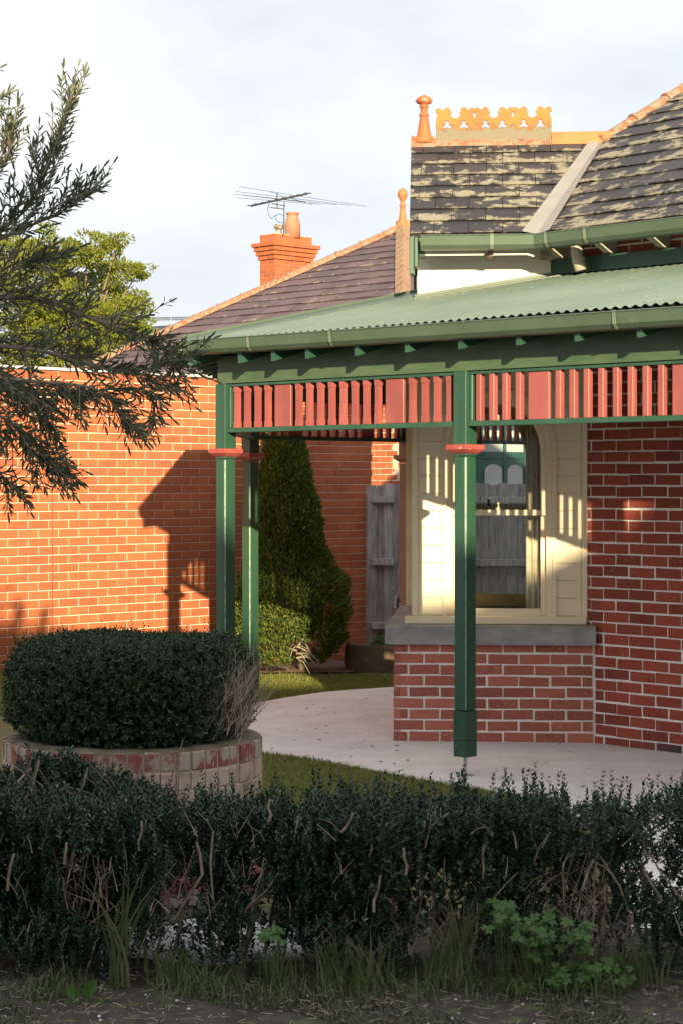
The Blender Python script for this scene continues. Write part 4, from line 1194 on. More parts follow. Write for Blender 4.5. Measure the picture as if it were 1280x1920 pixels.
# walls under that roof
nw0 = nearc + Hd * 1.7; nw0.z = 0
Fn1 = frame(nw0, D1, O1); Fn2 = frame(nw0, D2, OL)
bw = MB(); bw.box(Fn1, 0, 6.0, -.2, -.008, -.05, ez + .2); b1 = bw.build('side_wall', MORTAR_O, nh)
lay(b1, [i for i in courses(Fn1, 1.9, 1.4, ez + .15, j=.011, phase=.02)], BRICK_OR)
bw = MB(); bw.box(Fn2, 0, 6.0, -.2, -.008, -.05, ez + .2); b2 = bw.build('rear_side_wall', MORTAR_O, nh)
lay(b2, [i for i in courses(Fn2, 1.2, 1.0, ez + .15, j=.011, phase=.02)], BRICK_OR)
# green window with two arched lights and lace curtains, seen through the bay
ga = line_t(nw0 + OL * .03, D2, 935)
YW = (nw0 + D2 * ga).y
def zz_at(y, Yd): return CH - (y - HY) / FPX * Yd
Fg = Fn2 @ Matrix.Translation((ga, 0, 0))
gt, gb_ = zz_at(788, YW), zz_at(1000, YW); gw = 0.80
gf = MB(); gf.cbox(Fg, -gw, gw, -.03, .0, gb_, gt, .004); gwn = gf.build('window', TEALP, nh)
pxm = FPX / YW * .735
midz = zz_at(855, YW)
for (x0, x1) in ((892, 908), (905, 944), (957, 990)):
    pass
for xm, hw_ in ((899, 8), (924.5, 20), (970, 18)):
    c_ = (xm - 935) / pxm; hh = hw_ / pxm
    if hw_ > 10:
        MB().box(Fg, c_ - hh, c_ + hh, .004, .008, zz_at(847, YW), zz_at(830, YW)).build('pane', LACE, gwn)
        MB().box(Fg, c_ - hh, c_ + hh, .004, .008, zz_at(820, YW), zz_at(807, YW)).build('pane', LACE, gwn)
        P = [(c_ - hh * .9, .012, gb_), (c_ + hh * .9, .012, gb_)]
        zt = zz_at(882, YW)
        P += [(c_ + hh * .9 * math.cos(math.pi * i / 10), .012, zt + .09 * math.sin(math.pi * i / 10)) for i in range(11)]
        MB().add(P, [tuple(range(len(P)))], Fg).build('pane', LACE, gwn)
        MB().cbox(Fg, c_ + hh + .02, c_ + hh + .07, .0, .02, gb_, gt, .004).build('mullion', TEALP, gwn)
MB().cbox(Fg, -gw, gw, .001, .025, midz - .04, midz + .0, .004).build('transom', TEALP, gwn)

# ---- chimney
YC = 38.0; s = YC / FPX
chim = thing('chimney', 'orange corbelled brick chimney with a clay pot behind the purple roof', 'chimney', tuple(px(516, 600, YC)))
cor = px(516, 437, YC); zt = cor.z
Lx, Ly = 0.44, 0.98           # along D1 (left face) and D2 (right face)
Wd0 = cor.copy(); Wd0.z = 0
cc = 0.083
layers = [(0.0, 2), (0.12, 1), (0.085, 1), (0.058, 1), (0.03, 1), (0.0, 9)]
body = None; z = zt
for e_, cnt in layers:
    O = Wd0 + O1 * e_ + OL * e_
    lx, ly = Lx + 2 * e_, Ly + 2 * e_
    zb_ = z - cnt * cc
    mb = MB()
    M1 = frame(O, D1, O1); M2 = frame(O, D2, OL)
    mb.box(M1, 0.006, lx, -ly + .006, -0.006, zb_ + .008, z - .003)
    o = mb.build('stack', MORTAR_C, chim)
    it = []
    for r in range(cnt):
        zc = zb_ + r * cc; ph = (r % 2) * .5
        for (M, L_) in ((M1, lx), (M2, ly)):
            nb2 = max(2, int(round(L_ / .235))); bl2 = L_ / nb2; a = -bl2 * ph
            while a < L_ - .01:
                x0, x1 = max(0, a), min(L_, a + bl2)
                if x1 - x0 > .03: it.append((M, (x0 + x1) / 2, zc + cc / 2, x1 - x0 - .010, cc - .010))
                a += bl2
    lay(o, it, BRICK_CH, jit=.001)
    z = zb_
tp = px(0, 0, YC)
pc_ = px(549, 440, YC + .45); sp = (YC + .45) / FPX
MB().lathe((pc_.x, pc_.y, zt - .02), [(r * sp, q * sp) for r, q in ((14.6, -2), (14.6, 24), (13.5, 27), (12.5, 31), (10.2, 39), (10.0, 41), (11.8, 42), (12.2, 44), (11.6, 46), (9.6, 46), (9, 40))], 22).build('chimney_pot', POT, chim, smooth=True)
cw_ = px(523, 436, YC + .2)
mbk = MB().lathe((cw_.x, cw_.y, zt - .02), [(r * sp, q * sp) for r, q in ((6.5, -1), (6.3, 7), (5, 9), (8.5, 13), (9, 17), (8, 20), (5, 20), (3, 15))], 12)
mbk.build('flue_cowl', simple('sooty_cowl', (0.45, 0.36, 0.27), (0.03, 0.03, 0.03), 9, .8), chim)
cap_m = MB().box(frame(Wd0, D1, O1), 0.02, Lx - .02, -Ly + .02, -.02, zt - .02, zt + .004).build('crown', MORTAR, chim)
# ---- antenna
ant = thing('tv_antenna', 'metal television antenna on a thin mast above the chimney', 'antenna', tuple(px(533, 437, YC)))
MB().tube([px(532.5, 440, YC), px(533, 378, YC)], .012, .010, 6).build('mast', DARKMETAL, ant)
bm0, bm1 = px(471, 386, YC + .3), px(577, 363, YC - .3)
MB().tube([bm0, bm1], .020, .020, 6).build('boom', DARKMETAL, ant)
for (xa, ya, xb, yb) in ((449, 350, 686, 387), (443, 359, 657, 385), (440, 364, 632, 384), (446, 371, 600, 383), (508, 360, 586, 384), (455, 366, 572, 379)):
    MB().tube([px(xa, ya, YC - .1), px(xb, yb, YC + .1)], 0.0055, 0.005, 4).build('element', ALUM, ant)
for q in range(9):
    f_ = q / 8; c_ = bm0.lerp(bm1, f_); MB().tube([c_ + Vector((-.07, .05, .015)), c_ + Vector((.07, -.05, -.0))], .012, .012, 5).build('element', DARKMETAL, ant)
for (xa, ya, xb, yb) in ((520, 361, 520, 391), (510, 382, 535, 386), (506, 389, 533, 392)):
    MB().tube([px(xa, ya, YC), px(xb, yb, YC)], .010, .010, 5).build('element', DARKMETAL, ant)
cb_ = [(506, 381), (502, 390), (504, 402), (509, 410), (517, 404), (524, 401), (531, 404), (534, 412), (530, 418), (522, 417), (517, 411), (518, 404)]
MB().tube([px(a, b, YC - .02) for a, b in cb_], .008, .008, 5).build('cable', simple('cable_blue', (0.09, 0.12, 0.18)), ant)
# far dark roof just visible beside the tree
fr_ = thing('distant_house', 'distant house with dark blue tiled roof seen beside the leafy tree', 'house', (-4.6, 60, 0))
c0, c1 = px(296, 604, 60), px(352, 597, 60)
mb = MB(); mb.box(Matrix.Identity(4), -8.0, -3.4, 60.4, 66, 0, c0.z - .8); mb.build('wall', CREAMW, fr_)
plane_piece('roof', simple('dark_tiles', (0.05, 0.06, 0.085), (0.035, 0.04, 0.06), 3, .5), fr_, [(-8.6, 60, c0.z - .9), (-3.0, 60, c0.z - .9), (-3.4, 63.2, c1.z + .15), (-8.2, 63.2, c1.z - .1)], .08)
for q in range(7):
    a0 = -7.9 + q * .62; half_round((a0, 63.15, c0.z + .28 + q * .01), (a0 + .58, 63.15, c0.z + .29 + q * .01), .10, simple('dark_ridge', (0.10, 0.13, 0.19)) if q == 0 else bpy.data.materials['dark_ridge'], fr_, 'ridge_tile')

# ================================================================== unseen house across the road, added to throw the evening shade
xh = thing('shading_house', 'unseen house added across the street, its skyline shaped to shade the garden', 'house', (0, -14, 0))
su = Vector((-SUN_H.y, SUN_H.x, 0))            # across the sun, to the right
sv = -SUN_H                                      # away from the sun
def uv(u, v): return Vector((su.x * u + sv.x * v, su.y * u + sv.y * v, 0))
def Hh(u, v): 
    return None
vh = -12.0; add = 0.2605 * 12
prof = [(-9, 0), (-9, 5.2), (-4.5, 5.75), (1.45, 5.60), (1.95, 5.15), (2.2, 4.95), (3.45, 4.95), (3.75, 5.10), (4.1, 5.27), (4.4, 5.36), (4.7, 5.75), (5.2, 6.1), (15, 6.3), (15, 0)]  # skyline shaped to set where the garden's shade ends
V = []
for dv in (0, -8):
    for (u, h) in prof:
        p = uv(u, vh + dv); V.append((p.x, p.y, (h + add) if h else 0))
n = len(prof)
F = [tuple(range(n)), tuple(reversed(range(n, 2 * n)))] + [(i, i + n, (i + 1) % n + n, (i + 1) % n) for i in range(n)]
MB().add(V, F).build('wall', simple('shading_house_render', (0.62, 0.60, 0.56), None, 2, .9), xh)  # pale so that it also bounces fill light
for i in range(8):
    for zf in (1.0, 4.3):
        M = frame(uv(-7 + i * 2.8, vh + .02), su, sv); MB().box(M, 0, 1.1, -.0, .04, zf, zf + 1.5).build('window', TEALP, xh)
# ================================================================== PLANTS
def unit(v): return v / np.maximum(np.linalg.norm(v, axis=1, keepdims=True), 1e-9)
def leaves(P, A, L, W, fold=0.15, N=None, kind='diamond'):
    """P base (n,3), A axis, L length (n,), W width (n,)"""
    n = len(P); A = unit(A)
    if N is None: N = RNG.normal(size=(n, 3))
    S = unit(np.cross(A, N)); Nn = np.cross(S, A)
    L = L[:, None]; W = W[:, None]
    if kind == 'diamond':
        m = P + A * L * 0.5
        V = np.stack([P, m + S * W * .5 + Nn * W * fold, P + A * L, m - S * W * .5 + Nn * W * fold], 1).reshape(-1, 3)
        b = np.arange(n)[:, None] * 4
        F = np.concatenate([b + np.array([[0, 1, 2]]), b + np.array([[0, 2, 3]])], 0)
    elif kind == 'oval':
        V = np.stack([P, P + A * L * .3 + S * W * .42 + Nn * W * fold, P + A * L * .7 + S * W * .42 + Nn * W * fold, P + A * L - Nn * L * .08,
                      P + A * L * .7 - S * W * .42 + Nn * W * fold, P + A * L * .3 - S * W * .42 + Nn * W * fold], 1).reshape(-1, 3)
        b = np.arange(n)[:, None] * 6
        F = np.concatenate([b + np.array([[0, 1, 2, 3]]), b + np.array([[0, 3, 4, 5]])], 0)
    return V, F
def leafobj(name, P, A, L, W, mat, parent, fold=.15, N=None, kind='diamond', **kw):
    V, F = leaves(np.asarray(P, float), np.asarray(A, float), np.asarray(L, float), np.asarray(W, float), fold, N, kind)
    if parent is not None: V = V - np.array(LOC[parent.name])
    me = npmesh(name, V, F, mat); o = bpy.data.objects.new(name, me); link(o, parent)
    for k, v in kw.items(): o[k] = v
    return o
def shoots(C, D, Lsh, nl, leafL, leafW, spread=1.0, tip=True):
    """leafy shoots: opposite pairs of leaves along short stems. C base (n,3), D dir, Lsh (n,)"""
    n = len(C); D = unit(D)
    X = unit(np.cross(D, RNG.normal(size=(n, 3)))); Y = np.cross(D, X)
    P, A, L, W, NN = [], [], [], [], []
    for k in range(nl):
        t = (k // 2 + 0.5) / (nl / 2)
        ang = (k // 2) * math.pi / 2 + (k % 2) * math.pi
        ang = ang + RNG.normal(0, .35, n)
        side = X * np.cos(ang)[:, None] + Y * np.sin(ang)[:, None]
        up = 0.35 + 0.9 * t
        a = unit(side * spread * (.75 if nl > 14 else 1.0) + D * up + RNG.normal(0, .12, (n, 3)))
        P.append(C + D * (Lsh * t)[:, None]); A.append(a); NN.append(D + side * .2 + RNG.normal(0, .15, (n, 3)))
        sz = leafL * (1.05 - .35 * t) * RNG.uniform(.75, 1.2, n)
        L.append(sz); W.append(sz * leafW)
    return [np.concatenate(q) for q in (P, A, L, W, NN)]
def fbm(P, s, seed=0):
    """cheap smooth noise -1..1 on numpy points"""
    r = np.random.default_rng(seed); out = np.zeros(len(P))
    for k in range(7):
        d = r.normal(size=3); d /= np.linalg.norm(d); f = s * r.uniform(.7, 2.2); out += np.sin(P @ d * f + r.uniform(0, 6.28)) / 3.0
    return out

# ---------- low box hedge in front
hedge = thing('box_hedge', 'low ragged box hedge with bare cut stems running across the foreground', 'hedge', (0, 8.1, 0))
def hedge_top(X):
    base = 0.678 + 0.012 * np.sin(X * 9 + 1) + 0.016 * np.sin(X * 23 + 2) + 0.010 * np.sin(X * 41)
    base = base - 0.035 * np.exp(-((X + .62) / .10) ** 2)         # dip right of the left clump
    base = base - 0.02 * np.clip(X - .9, 0, 1)
    return base
def dens(X, Z):
    """how leafy: gaps low down and in known openings"""
    d = np.ones_like(X)
    d *= 1 - .97 * np.exp(-(((X + .64) / .135) ** 2 + ((Z - .22) / .17) ** 2) ** 1.6)
    d *= 1 - .80 * np.exp(-(((X + .30) / .06) ** 2 + ((Z - .16) / .11) ** 2))
    d *= 1 - .75 * np.exp(-(((X - 1.28) / .22) ** 2 + ((Z - .34) / .18) ** 2))
    d *= 1 - .55 * np.exp(-(((X - .48) / .2) ** 2 + ((Z - .30) / .09) ** 2))
    low = np.clip((Z + .05) / .24, 0.35, 1)
    return d * np.where(X < -.75, np.clip(low * 1.6, .4, 1), low)
# back layer: even and dense; front layer: clumps of upright sprigs with dark hollows between
def layer(n, y0, y1, thr, fs, Lr, nl, ls, lw, upr, seed, mat, nm, zp=.8):
    X = RNG.uniform(-2.3, 2.3, n); top = hedge_top(X)
    Z = top * (0.08 + 0.92 * RNG.uniform(0, 1, n) ** zp) - 0.06
    Y = RNG.uniform(y0, y1, n)
    nzv = fbm(np.stack([X, Y * .8, Z * .35], 1), fs, seed) + .5 * fbm(np.stack([X, Y, Z], 1), fs * 2.1, seed + 1)
    k = (RNG.uniform(0, 1, n) < dens(X, Z)) & (nzv > thr); X, Y, Z = X[k], Y[k], Z[k]
    m = len(X)
    D = np.stack([RNG.normal(0, .28, m), RNG.normal(-.28, .2, m), np.full(m, upr)], 1)
    q = shoots(np.stack([X, Y, Z], 1), D, RNG.uniform(*Lr, m), nl, ls, lw)
    leafobj(nm, *q[:4], mat, hedge, N=q[4], kind='oval')
layer(9000, 8.16, 8.42, -9, 12, (.04, .07), 8, .030, .50, .7, 3, BOX, 'inner_foliage')
layer(12500, 7.84, 8.14, -.02, 15, (.06, .11), 16, .027, .46, 1.5, 8, BOX, 'foliage')
# taller leading shoots along the top
n = 760
X = RNG.uniform(-2.3, 2.3, n); C = np.stack([X, RNG.uniform(7.92, 8.36, n), hedge_top(X) - .07 + RNG.uniform(-.015, .02, n)], 1)
tall = RNG.uniform(0, 1, n) ** 3
D = np.stack([RNG.normal(0, .10, n), RNG.normal(0, .12, n), np.ones(n)], 1)
q = shoots(C, D, .08 + .11 * tall, 20, .027, .44)
C2 = np.array([[.225, 8.0, .70], [.46, 8.1, .66], [1.06, 8.0, .665], [1.30, 8.0, .66], [-.58, 8.0, .63], [-.45, 8.05, .64], [-.92, 8.1, .66]])
q2 = shoots(C2, np.array([[.03, 0, 1.]] * 7), np.array([.12, .09, .10, .11, .09, .08, .10]), 14, .029, .44)
q = [np.concatenate([a, b]) for a, b in zip(q, q2)]
leafobj('leading_shoots', *q[:4], BOX, hedge, N=q[4], kind='oval')
# woody stems
st = MB()
for k in range(150):
    x0 = random.uniform(-2.3, 2.3); y0 = random.uniform(7.95, 8.3); lean = random.uniform(-.22, .30); h = random.uniform(.30, .64)
    pts = []; x_, y_ = x0, y0
    for i in range(6):
        t = i / 5; pts.append((x_, y_, .0 + h * t)); x_ += lean * h / 5 + random.uniform(-.018, .018); y_ += random.uniform(-.018, .012)
    r = random.uniform(.004, .010); st.tube(pts, r, r * .55, 5)
    for b_ in range(random.randint(1, 4)):
        i = random.randint(1, 4); p = Vector(pts[i]); dd = Vector((random.uniform(-1, 1), random.uniform(-.6, .1), random.uniform(.1, 1))).normalized()
        L = random.uniform(.06, .20); st.tube([p, p + dd * L * .5 + Vector((0, 0, .01)), p + dd * L + Vector((0, 0, .03))], r * .5, r * .28, 4)
# fine bare twigs lying in front of the leaves
for k in range(300):
    x0 = random.uniform(-2.2, 2.2); z0 = random.uniform(.10, .60); y0 = random.uniform(7.80, 7.95)
    dd = Vector((random.uniform(-.6, .6), random.uniform(-.2, .2), random.uniform(.2, 1))).normalized(); L = random.uniform(.04, .14)
    p = Vector((x0, y0, z0)); st.tube([p, p + dd * L * .5 + Vector((random.uniform(-.01, .01), 0, .008)), p + dd * L], random.uniform(.0014, .0032), .0011, 4)
# sawn-off pale stubs
for (x, y, L, a) in ((905, 1585, 62, 88), (122, 1580, 40, 85), (15, 1600, 70, 80), (262, 1540, 55, 86), (380, 1580, 60, 100), (790, 1540, 30, 80), (1090, 1610, 60, 70), (1205, 1560, 45, 85), (760, 1590, 50, 95), (1080, 1700, 70, 75), (505, 1500, 40, 88), (640, 1520, 40, 60), (1240, 1620, 70, 120), (700, 1640, 70, 80)):
    p = px(x, y + L, 7.86); q_ = px(x + L * math.cos(math.radians(a)), y + L - L * math.sin(math.radians(a)), 7.84)
    st.tube([p, p.lerp(q_, .3) + Vector((random.uniform(-.008, .008), 0, 0)), p.lerp(q_, .65) + Vector((random.uniform(-.008, .008), 0, 0)), q_], .0068, .0052, 6)
for pts in (((840, 1525), (790, 1560), (700, 1605), (620, 1650), (570, 1690)), ((560, 1530), (548, 1600), (500, 1670), (465, 1700), (440, 1760)), ((690, 1665), (740, 1640), (790, 1612)),
            ((640, 1600), (700, 1575), (750, 1540)), ((1120, 1600), (1160, 1660), (1190, 1740), (1170, 1800)), ((1280, 1690), (1240, 1640), (1200, 1570)), ((380, 1640), (330, 1720), (270, 1760)),
            ((555, 1790), (600, 1775), (635, 1740), (650, 1700)), ((400, 1560), (395, 1620), (400, 1680), (408, 1740), (415, 1820)), ((1190, 1700), (1170, 1760), (1160, 1830))):
    st.tube([px(a, b, 7.88 + .01 * i) for i, (a, b) in enumerate(pts)], .0052, .003, 5)
st.build('stems', TWIG, hedge)

# ---------- ragged left box shrub, a little taller, behind the hedge's left end
shrub = thing('box_shrub', 'ragged dark box shrub with bare branches in front of the round planter', 'shrub', (-1.35, 8.7, 0))
n = 6200
cx_, cy_, cz_ = -1.30, 8.60, .38
th = RNG.uniform(0, 2 * np.pi, n); ph = np.arccos(RNG.uniform(-.6, 1, n)); rr = RNG.uniform(.55, 1, n) ** .5
C = np.stack([cx_ + .60 * rr * np.sin(ph) * np.cos(th), cy_ + .32 * rr * np.sin(ph) * np.sin(th), cz_ - .02 + .39 * rr * np.cos(ph) * 1.0], 1)
C[:, 2] += .03 * np.sin(C[:, 0] * 14) + .02 * np.sin(C[:, 0] * 37)
k = (C[:, 2] > .05) & (fbm(C * np.array([1, 1, .5]), 15, 8) > -.05) & (C[:, 1] > 8.37); C = C[k]
D = np.stack([RNG.normal(0, .4, len(C)) + .5 * (C[:, 0] - cx_), -.4 + RNG.normal(0, .3, len(C)), .8 + 0 * C[:, 0]], 1)
q = shoots(C, D, RNG.uniform(.05, .10, len(C)), 16, .027, .45)
leafobj('foliage', *q[:4], BOX, shrub, N=q[4], kind='oval')
st = MB()
for k in range(120):
    x0 = -1.2 + random.uniform(-.5, .5); dd = Vector((random.uniform(-.9, .6), -.3, random.uniform(.3, 1))).normalized(); L = random.uniform(.12, .40)
    p = Vector((x0, random.uniform(8.32, 8.6), random.uniform(.25, .60))); st.tube([p, p + dd * L * .5 + Vector((.01, 0, .015)), p + dd * L], random.uniform(.002, .006), .0018, 4)
for pts in (((0, 1502), (30, 1470), (60, 1440)), ((0, 1540), (40, 1510), (60, 1480), (75, 1425)), ((140, 1505), (158, 1470), (165, 1440)), ((245, 1500), (258, 1460), (270, 1425)), ((70, 1545), (95, 1500), (130, 1470))):
    st.tube([px(a, b, 8.3) for a, b in pts], .0075, .004, 5)
st.build('stems', TWIG, shrub)

# ---------- round brick planter and its clipped mound
PCn = Vector((px(250, 0, 9.85).x, 9.85, 0)); PRd = 0.642; PH = 0.722
planter = thing('round_planter', 'round brick planter with soldier course rim and washed render, under a clipped box mound', 'planter', tuple(PCn))
mb = MB(); mb.lathe((PCn.x, PCn.y, 0), [(PRd - .006, -.03), (PRd - .006, PH - .003), (PRd - .12, PH + .001), (PRd - .14, PH - .04)], 96)
pbody = mb.build('planter_wall', MORTAR_B, planter, smooth=False)
nbr = 52
for k in range(nbr):
    a = 2 * math.pi * k / nbr; 
    out = Vector((math.cos(a), math.sin(a), 0)); tan = Vector((-math.sin(a), math.cos(a), 0))
    if out.y > .25: continue
    wdt = 2 * math.pi * PRd / nbr - .012
    M = frame(PCn + out * (PRd + random.uniform(-.003, .004)), tan, out)
    L = wdt; H = .088
    me = brick_mesh(random.randrange(7), BRICK_PL, M.determinant() > 0)
    put('rim_brick', me, pbody, M @ Matrix.Translation((0, 0, PH - H / 2 + random.uniform(-.005, .002))) @ Matrix.Diagonal((L / .23, 1.6, H / .076, 1)))
z = PH - .096; r_ = 0
while z > -.02:
    H = .078 if r_ else .085
    nb3 = 52
    for k in range(nb3):
        a = 2 * math.pi * (k + .5 * (r_ % 2)) / nb3; out = Vector((math.cos(a), math.sin(a), 0)); tan = Vector((-math.sin(a), math.cos(a), 0))
        if out.y > .1: continue
        M = frame(PCn + out * (PRd + .0005 + random.uniform(-.004, .003)), tan, out); L = 2 * math.pi * PRd / nb3 - random.uniform(.002, .009)
        me = brick_mesh(random.randrange(7), BRICK_BODY if z > .30 else BRICK_PL, M.determinant() > 0)
        put('body_brick', me, pbody, M @ Matrix.Translation((0, 0, z - H / 2)) @ Matrix.Diagonal((L / .23, 1, H / .076, 1)))
    z -= H + .005; r_ += 1
mb = MB(); nn = 60; V = []
for (r, zz) in ((PRd - .002, PH - .004), (PRd - .045, PH + .010), (PRd - .11, PH + .012), (PRd - .13, PH - .02)):
    for k in range(nn):
        a = 2 * math.pi * k / nn; j = random.uniform(-.006, .004)
        V.append((PCn.x + (r + j) * math.cos(a), PCn.y + (r + j) * math.sin(a), zz + random.uniform(-.004, .004)))
F = [(i * nn + k, (i + 1) * nn + k, (i + 1) * nn + (k + 1) % nn, i * nn + (k + 1) % nn)[::-1] for i in range(3) for k in range(nn)]
mb.add(V, F); mb.build('rim_render', MORTAR_P, planter, smooth=True)
mb = MB(); mb.lathe((PCn.x, PCn.y, 0), [(PRd - .13, PH - .06), (PRd - .13, PH - .03)], 40); mb.build('planter_soil', SOIL, planter)
# mound
mound = thing('clipped_box_mound', 'dense clipped box mound with one bare twiggy side filling the round planter', 'shrub', (PCn.x, PCn.y, PH))
mx, mr, mz0, mz1 = PCn.x - .01, .610, PH - .03, 1.205
def moundpts(n, r0=.82):
    th = RNG.uniform(0, 2 * np.pi, n); pw = 4.6
    ct = RNG.uniform(-1, 1, n); st_ = np.sqrt(1 - ct ** 2)
    v = np.stack([st_ * np.cos(th), st_ * np.sin(th), ct], 1)
    rad = (np.sqrt(v[:, 0] ** 2 + v[:, 1] ** 2) ** pw + np.abs(v[:, 2]) ** pw) ** (-1 / pw)
    s = rad * RNG.uniform(r0, 1, n)
    hz = (mz1 - mz0) / 2
    P = np.stack([mx + mr * v[:, 0] * s, PCn.y + mr * v[:, 1] * s, (mz0 + mz1) / 2 + hz * v[:, 2] * s], 1)
    nb = fbm(P, 7, 5)
    P[:, 2] += .018 * nb * (v[:, 2] > 0); P[:, :2] += (v[:, :2] * (.018 * fbm(P, 9, 6))[:, None])
    return P, v
C, Vn = moundpts(8800)
nt = 4600; tr_ = mr * .97 * np.sqrt(RNG.uniform(0, 1, nt)); tth = RNG.uniform(0, 2 * np.pi, nt)
Ct = np.stack([mx + tr_ * np.cos(tth), PCn.y + tr_ * np.sin(tth), mz1 - .26 * (tr_ / mr) ** 7 - RNG.uniform(0, .06, nt)], 1)
Ct[:, 2] += .02 * fbm(Ct * np.array([1, 1, 0]), 7, 5)
C = np.concatenate([C, Ct]); Vn = np.concatenate([Vn, unit(Ct - np.array([mx, PCn.y, .9]))])
inside = (C[:, 2] < mz0 + .1)
C[:, 0] = np.where(inside, mx + (C[:, 0] - mx) * .93, C[:, 0])
k = (C[:, 1] < PCn.y + .25) | (C[:, 2] > 1.0); C, Vn = C[k], Vn[k]
bare = ((C[:, 0] - mx) > .44) & (C[:, 1] < PCn.y + .2) & (RNG.uniform(0, 1, len(C)) < .62) & (C[:, 2] > .80)
C, Vn = C[~bare], Vn[~bare]
C = C[C[:, 2] > PH + .0]; Vn = Vn[:len(C)] if len(Vn) != len(C) else Vn
Vn = (C - np.array([mx, PCn.y, .93])); Vn = unit(Vn * np.array([1, 1, 1.6]))
D = Vn * .9 + np.array([0, 0, .45]) + RNG.normal(0, .25, C.shape)
q = shoots(C, D, RNG.uniform(.016, .04, len(C)), 8, .0235, .47)
leafobj('foliage', *q[:4], BOX2, mound, N=q[4], kind='oval')
n = 300
th = RNG.uniform(0, 2 * np.pi, n); r = mr * np.sqrt(RNG.uniform(0, .9, n))
C = np.stack([mx + r * np.cos(th), PCn.y + r * np.sin(th), np.full(n, mz1 - .03)], 1)
tall = RNG.uniform(0, 1, n) ** 6
q = shoots(C, np.stack([RNG.normal(0, .1, n), RNG.normal(0, .1, n), np.ones(n)], 1), .035 + .08 * tall, 14, .017, .5)
leafobj('leading_shoots', *q[:4], BOX2, mound, N=q[4], kind='oval')
core = MB(); core.lathe((mx, PCn.y, 0), [(.36, mz0 - .01), (.45, mz0 + .10), (.46, mz0 + .30), (.34, mz1 - .13)], 24); core.build('shade_core', simple('inner_shade', (0.012, 0.02, 0.01), None, 30, .9), mound)  # solid core, shade between the leaves put into its dark colour
st = MB()
for k in range(300):
    zb = PH + random.uniform(.0, .22)
    p = Vector((mx + .42 + random.uniform(-.14, .15), PCn.y + random.uniform(-.40, .10), zb))
    dd = Vector((random.uniform(.0, .85), random.uniform(-.3, .15), random.uniform(.6, 1.1))).normalized(); L = random.uniform(.10, .30)
    if p.z + dd.z * L > mz1: L *= .6
    r0 = random.uniform(.0015, .0034); P_ = [p]; d_2 = dd.copy()
    for i in range(4):
        P_.append(P_[-1] + d_2 * (L / 4)); d_2 = (d_2 + Vector((random.uniform(-.28, .28), random.uniform(-.2, .2), random.uniform(-.12, .16)))).normalized()
    st.tube(P_, r0, .0009, 4, caps=False)
    for i in (1, 2, 3):
        for sgn in (-1, 1):
            if random.random() < .35: continue
            d3 = (dd + Vector((sgn * random.uniform(.2, .8), random.uniform(-.4, .3), random.uniform(0, .3)))).normalized(); l3 = L * random.uniform(.15, .45)
            st.tube([P_[i], P_[i] + d3 * l3 * .5 + Vector((0, 0, .004)), P_[i] + d3 * l3 + Vector((0, 0, .012))], .0013, .0007, 3, caps=False)
st.build('bare_twigs', DRYTWIG, mound)

# ---------- cypress by the wall
cyp = thing('cypress', 'tall conical cypress standing against the brick wall behind the verandah', 'tree', (-.53, 20.62, 0))
zt_ = [0.05, .15, .33, .6, .95, 1.05, 1.2, 1.67, 2.0, 2.39, 2.75, 2.98]
xl = [-.40, -.55, -.62, -.62, -.56, -.48, -.40, -.37, -.34, -.27, -.14, -.03]
xr = [.30, .42, .57, .60, .58, .48, .38, .32, .22, .12, .05, .02]
n = 72000
Z = RNG.uniform(.08, 2.98, n)
wl2 = np.interp(Z, zt_, xl); wr2 = np.interp(Z, zt_, xr)
keep = RNG.uniform(0, .62, n) < (wr2 - wl2) / 2 + .12; Z, wl2, wr2 = Z[keep], wl2[keep], wr2[keep]
n = len(Z); th = RNG.uniform(0, 2 * np.pi, n); r = RNG.uniform(.55, 1.0, n) ** .45
cxx = (wl2 + wr2) / 2; hw2 = (wr2 - wl2) / 2
ang_ = np.stack([np.cos(th), np.sin(th), Z * 1.9], 1); lump = 1 + .06 * fbm(ang_, 4.0, 12) + .075 * fbm(ang_, 11.0, 13)
P = np.stack([-.53 + cxx + hw2 * r * lump * np.cos(th), 20.62 + hw2 * .95 * r * lump * np.sin(th), Z], 1)
k = P[:, 1] < 20.95; k &= ~((P[:, 2] < .34) & (P[:, 0] > -.52) & (P[:, 0] < -.22) & (P[:, 1] < 20.6)); P, th = P[k], th[k]; n = len(P)
A = np.stack([np.cos(th) * .6, np.sin(th) * .6, np.full(n, .8)], 1) + RNG.normal(0, .38, (n, 3))
sz = RNG.uniform(.025, .062, n)
leafobj('crown', P, A, sz, sz * .34, CYP, cyp, N=np.stack([np.cos(th), np.sin(th), np.zeros(n)], 1) + RNG.normal(0, .5, (n, 3)))
tb = MB(); tb.tube([(-.40, 20.72, 0), (-.45, 20.70, 1.0), (-.56, 20.66, 2.7)], .045, .015, 9); tb.build('trunk', BARK, cyp)
tb = MB(); tb.lathe((-.55, 20.68, 0), [(.22, .34), (.36, .5), (.36, .90), (.22, 1.2), (.16, 2.0), (.04, 2.6)], 14); tb.build('dark_core', simple('cypress_core', (0.02, 0.022, 0.01), None, 5, .95), cyp)  # solid filler in the crown, coloured dark for the shade inside
tb = MB()
for k in range(26):
    a = random.uniform(-2.6, -.3); p = Vector((-.46, 20.36, random.uniform(.16, .42))); dd = Vector((math.cos(a) * 1.0 + .3, -.5, random.uniform(-.5, .2))).normalized(); L = random.uniform(.15, .34)
    tb.tube([p, p + dd * L * .5 + Vector((0, 0, .03)), p + dd * L + Vector((0, 0, -.02))], .006, .002, 4)
tb.build('bare_roots', simple('bleached_twig', (.5, .42, .3), None, 6, .9), cyp)

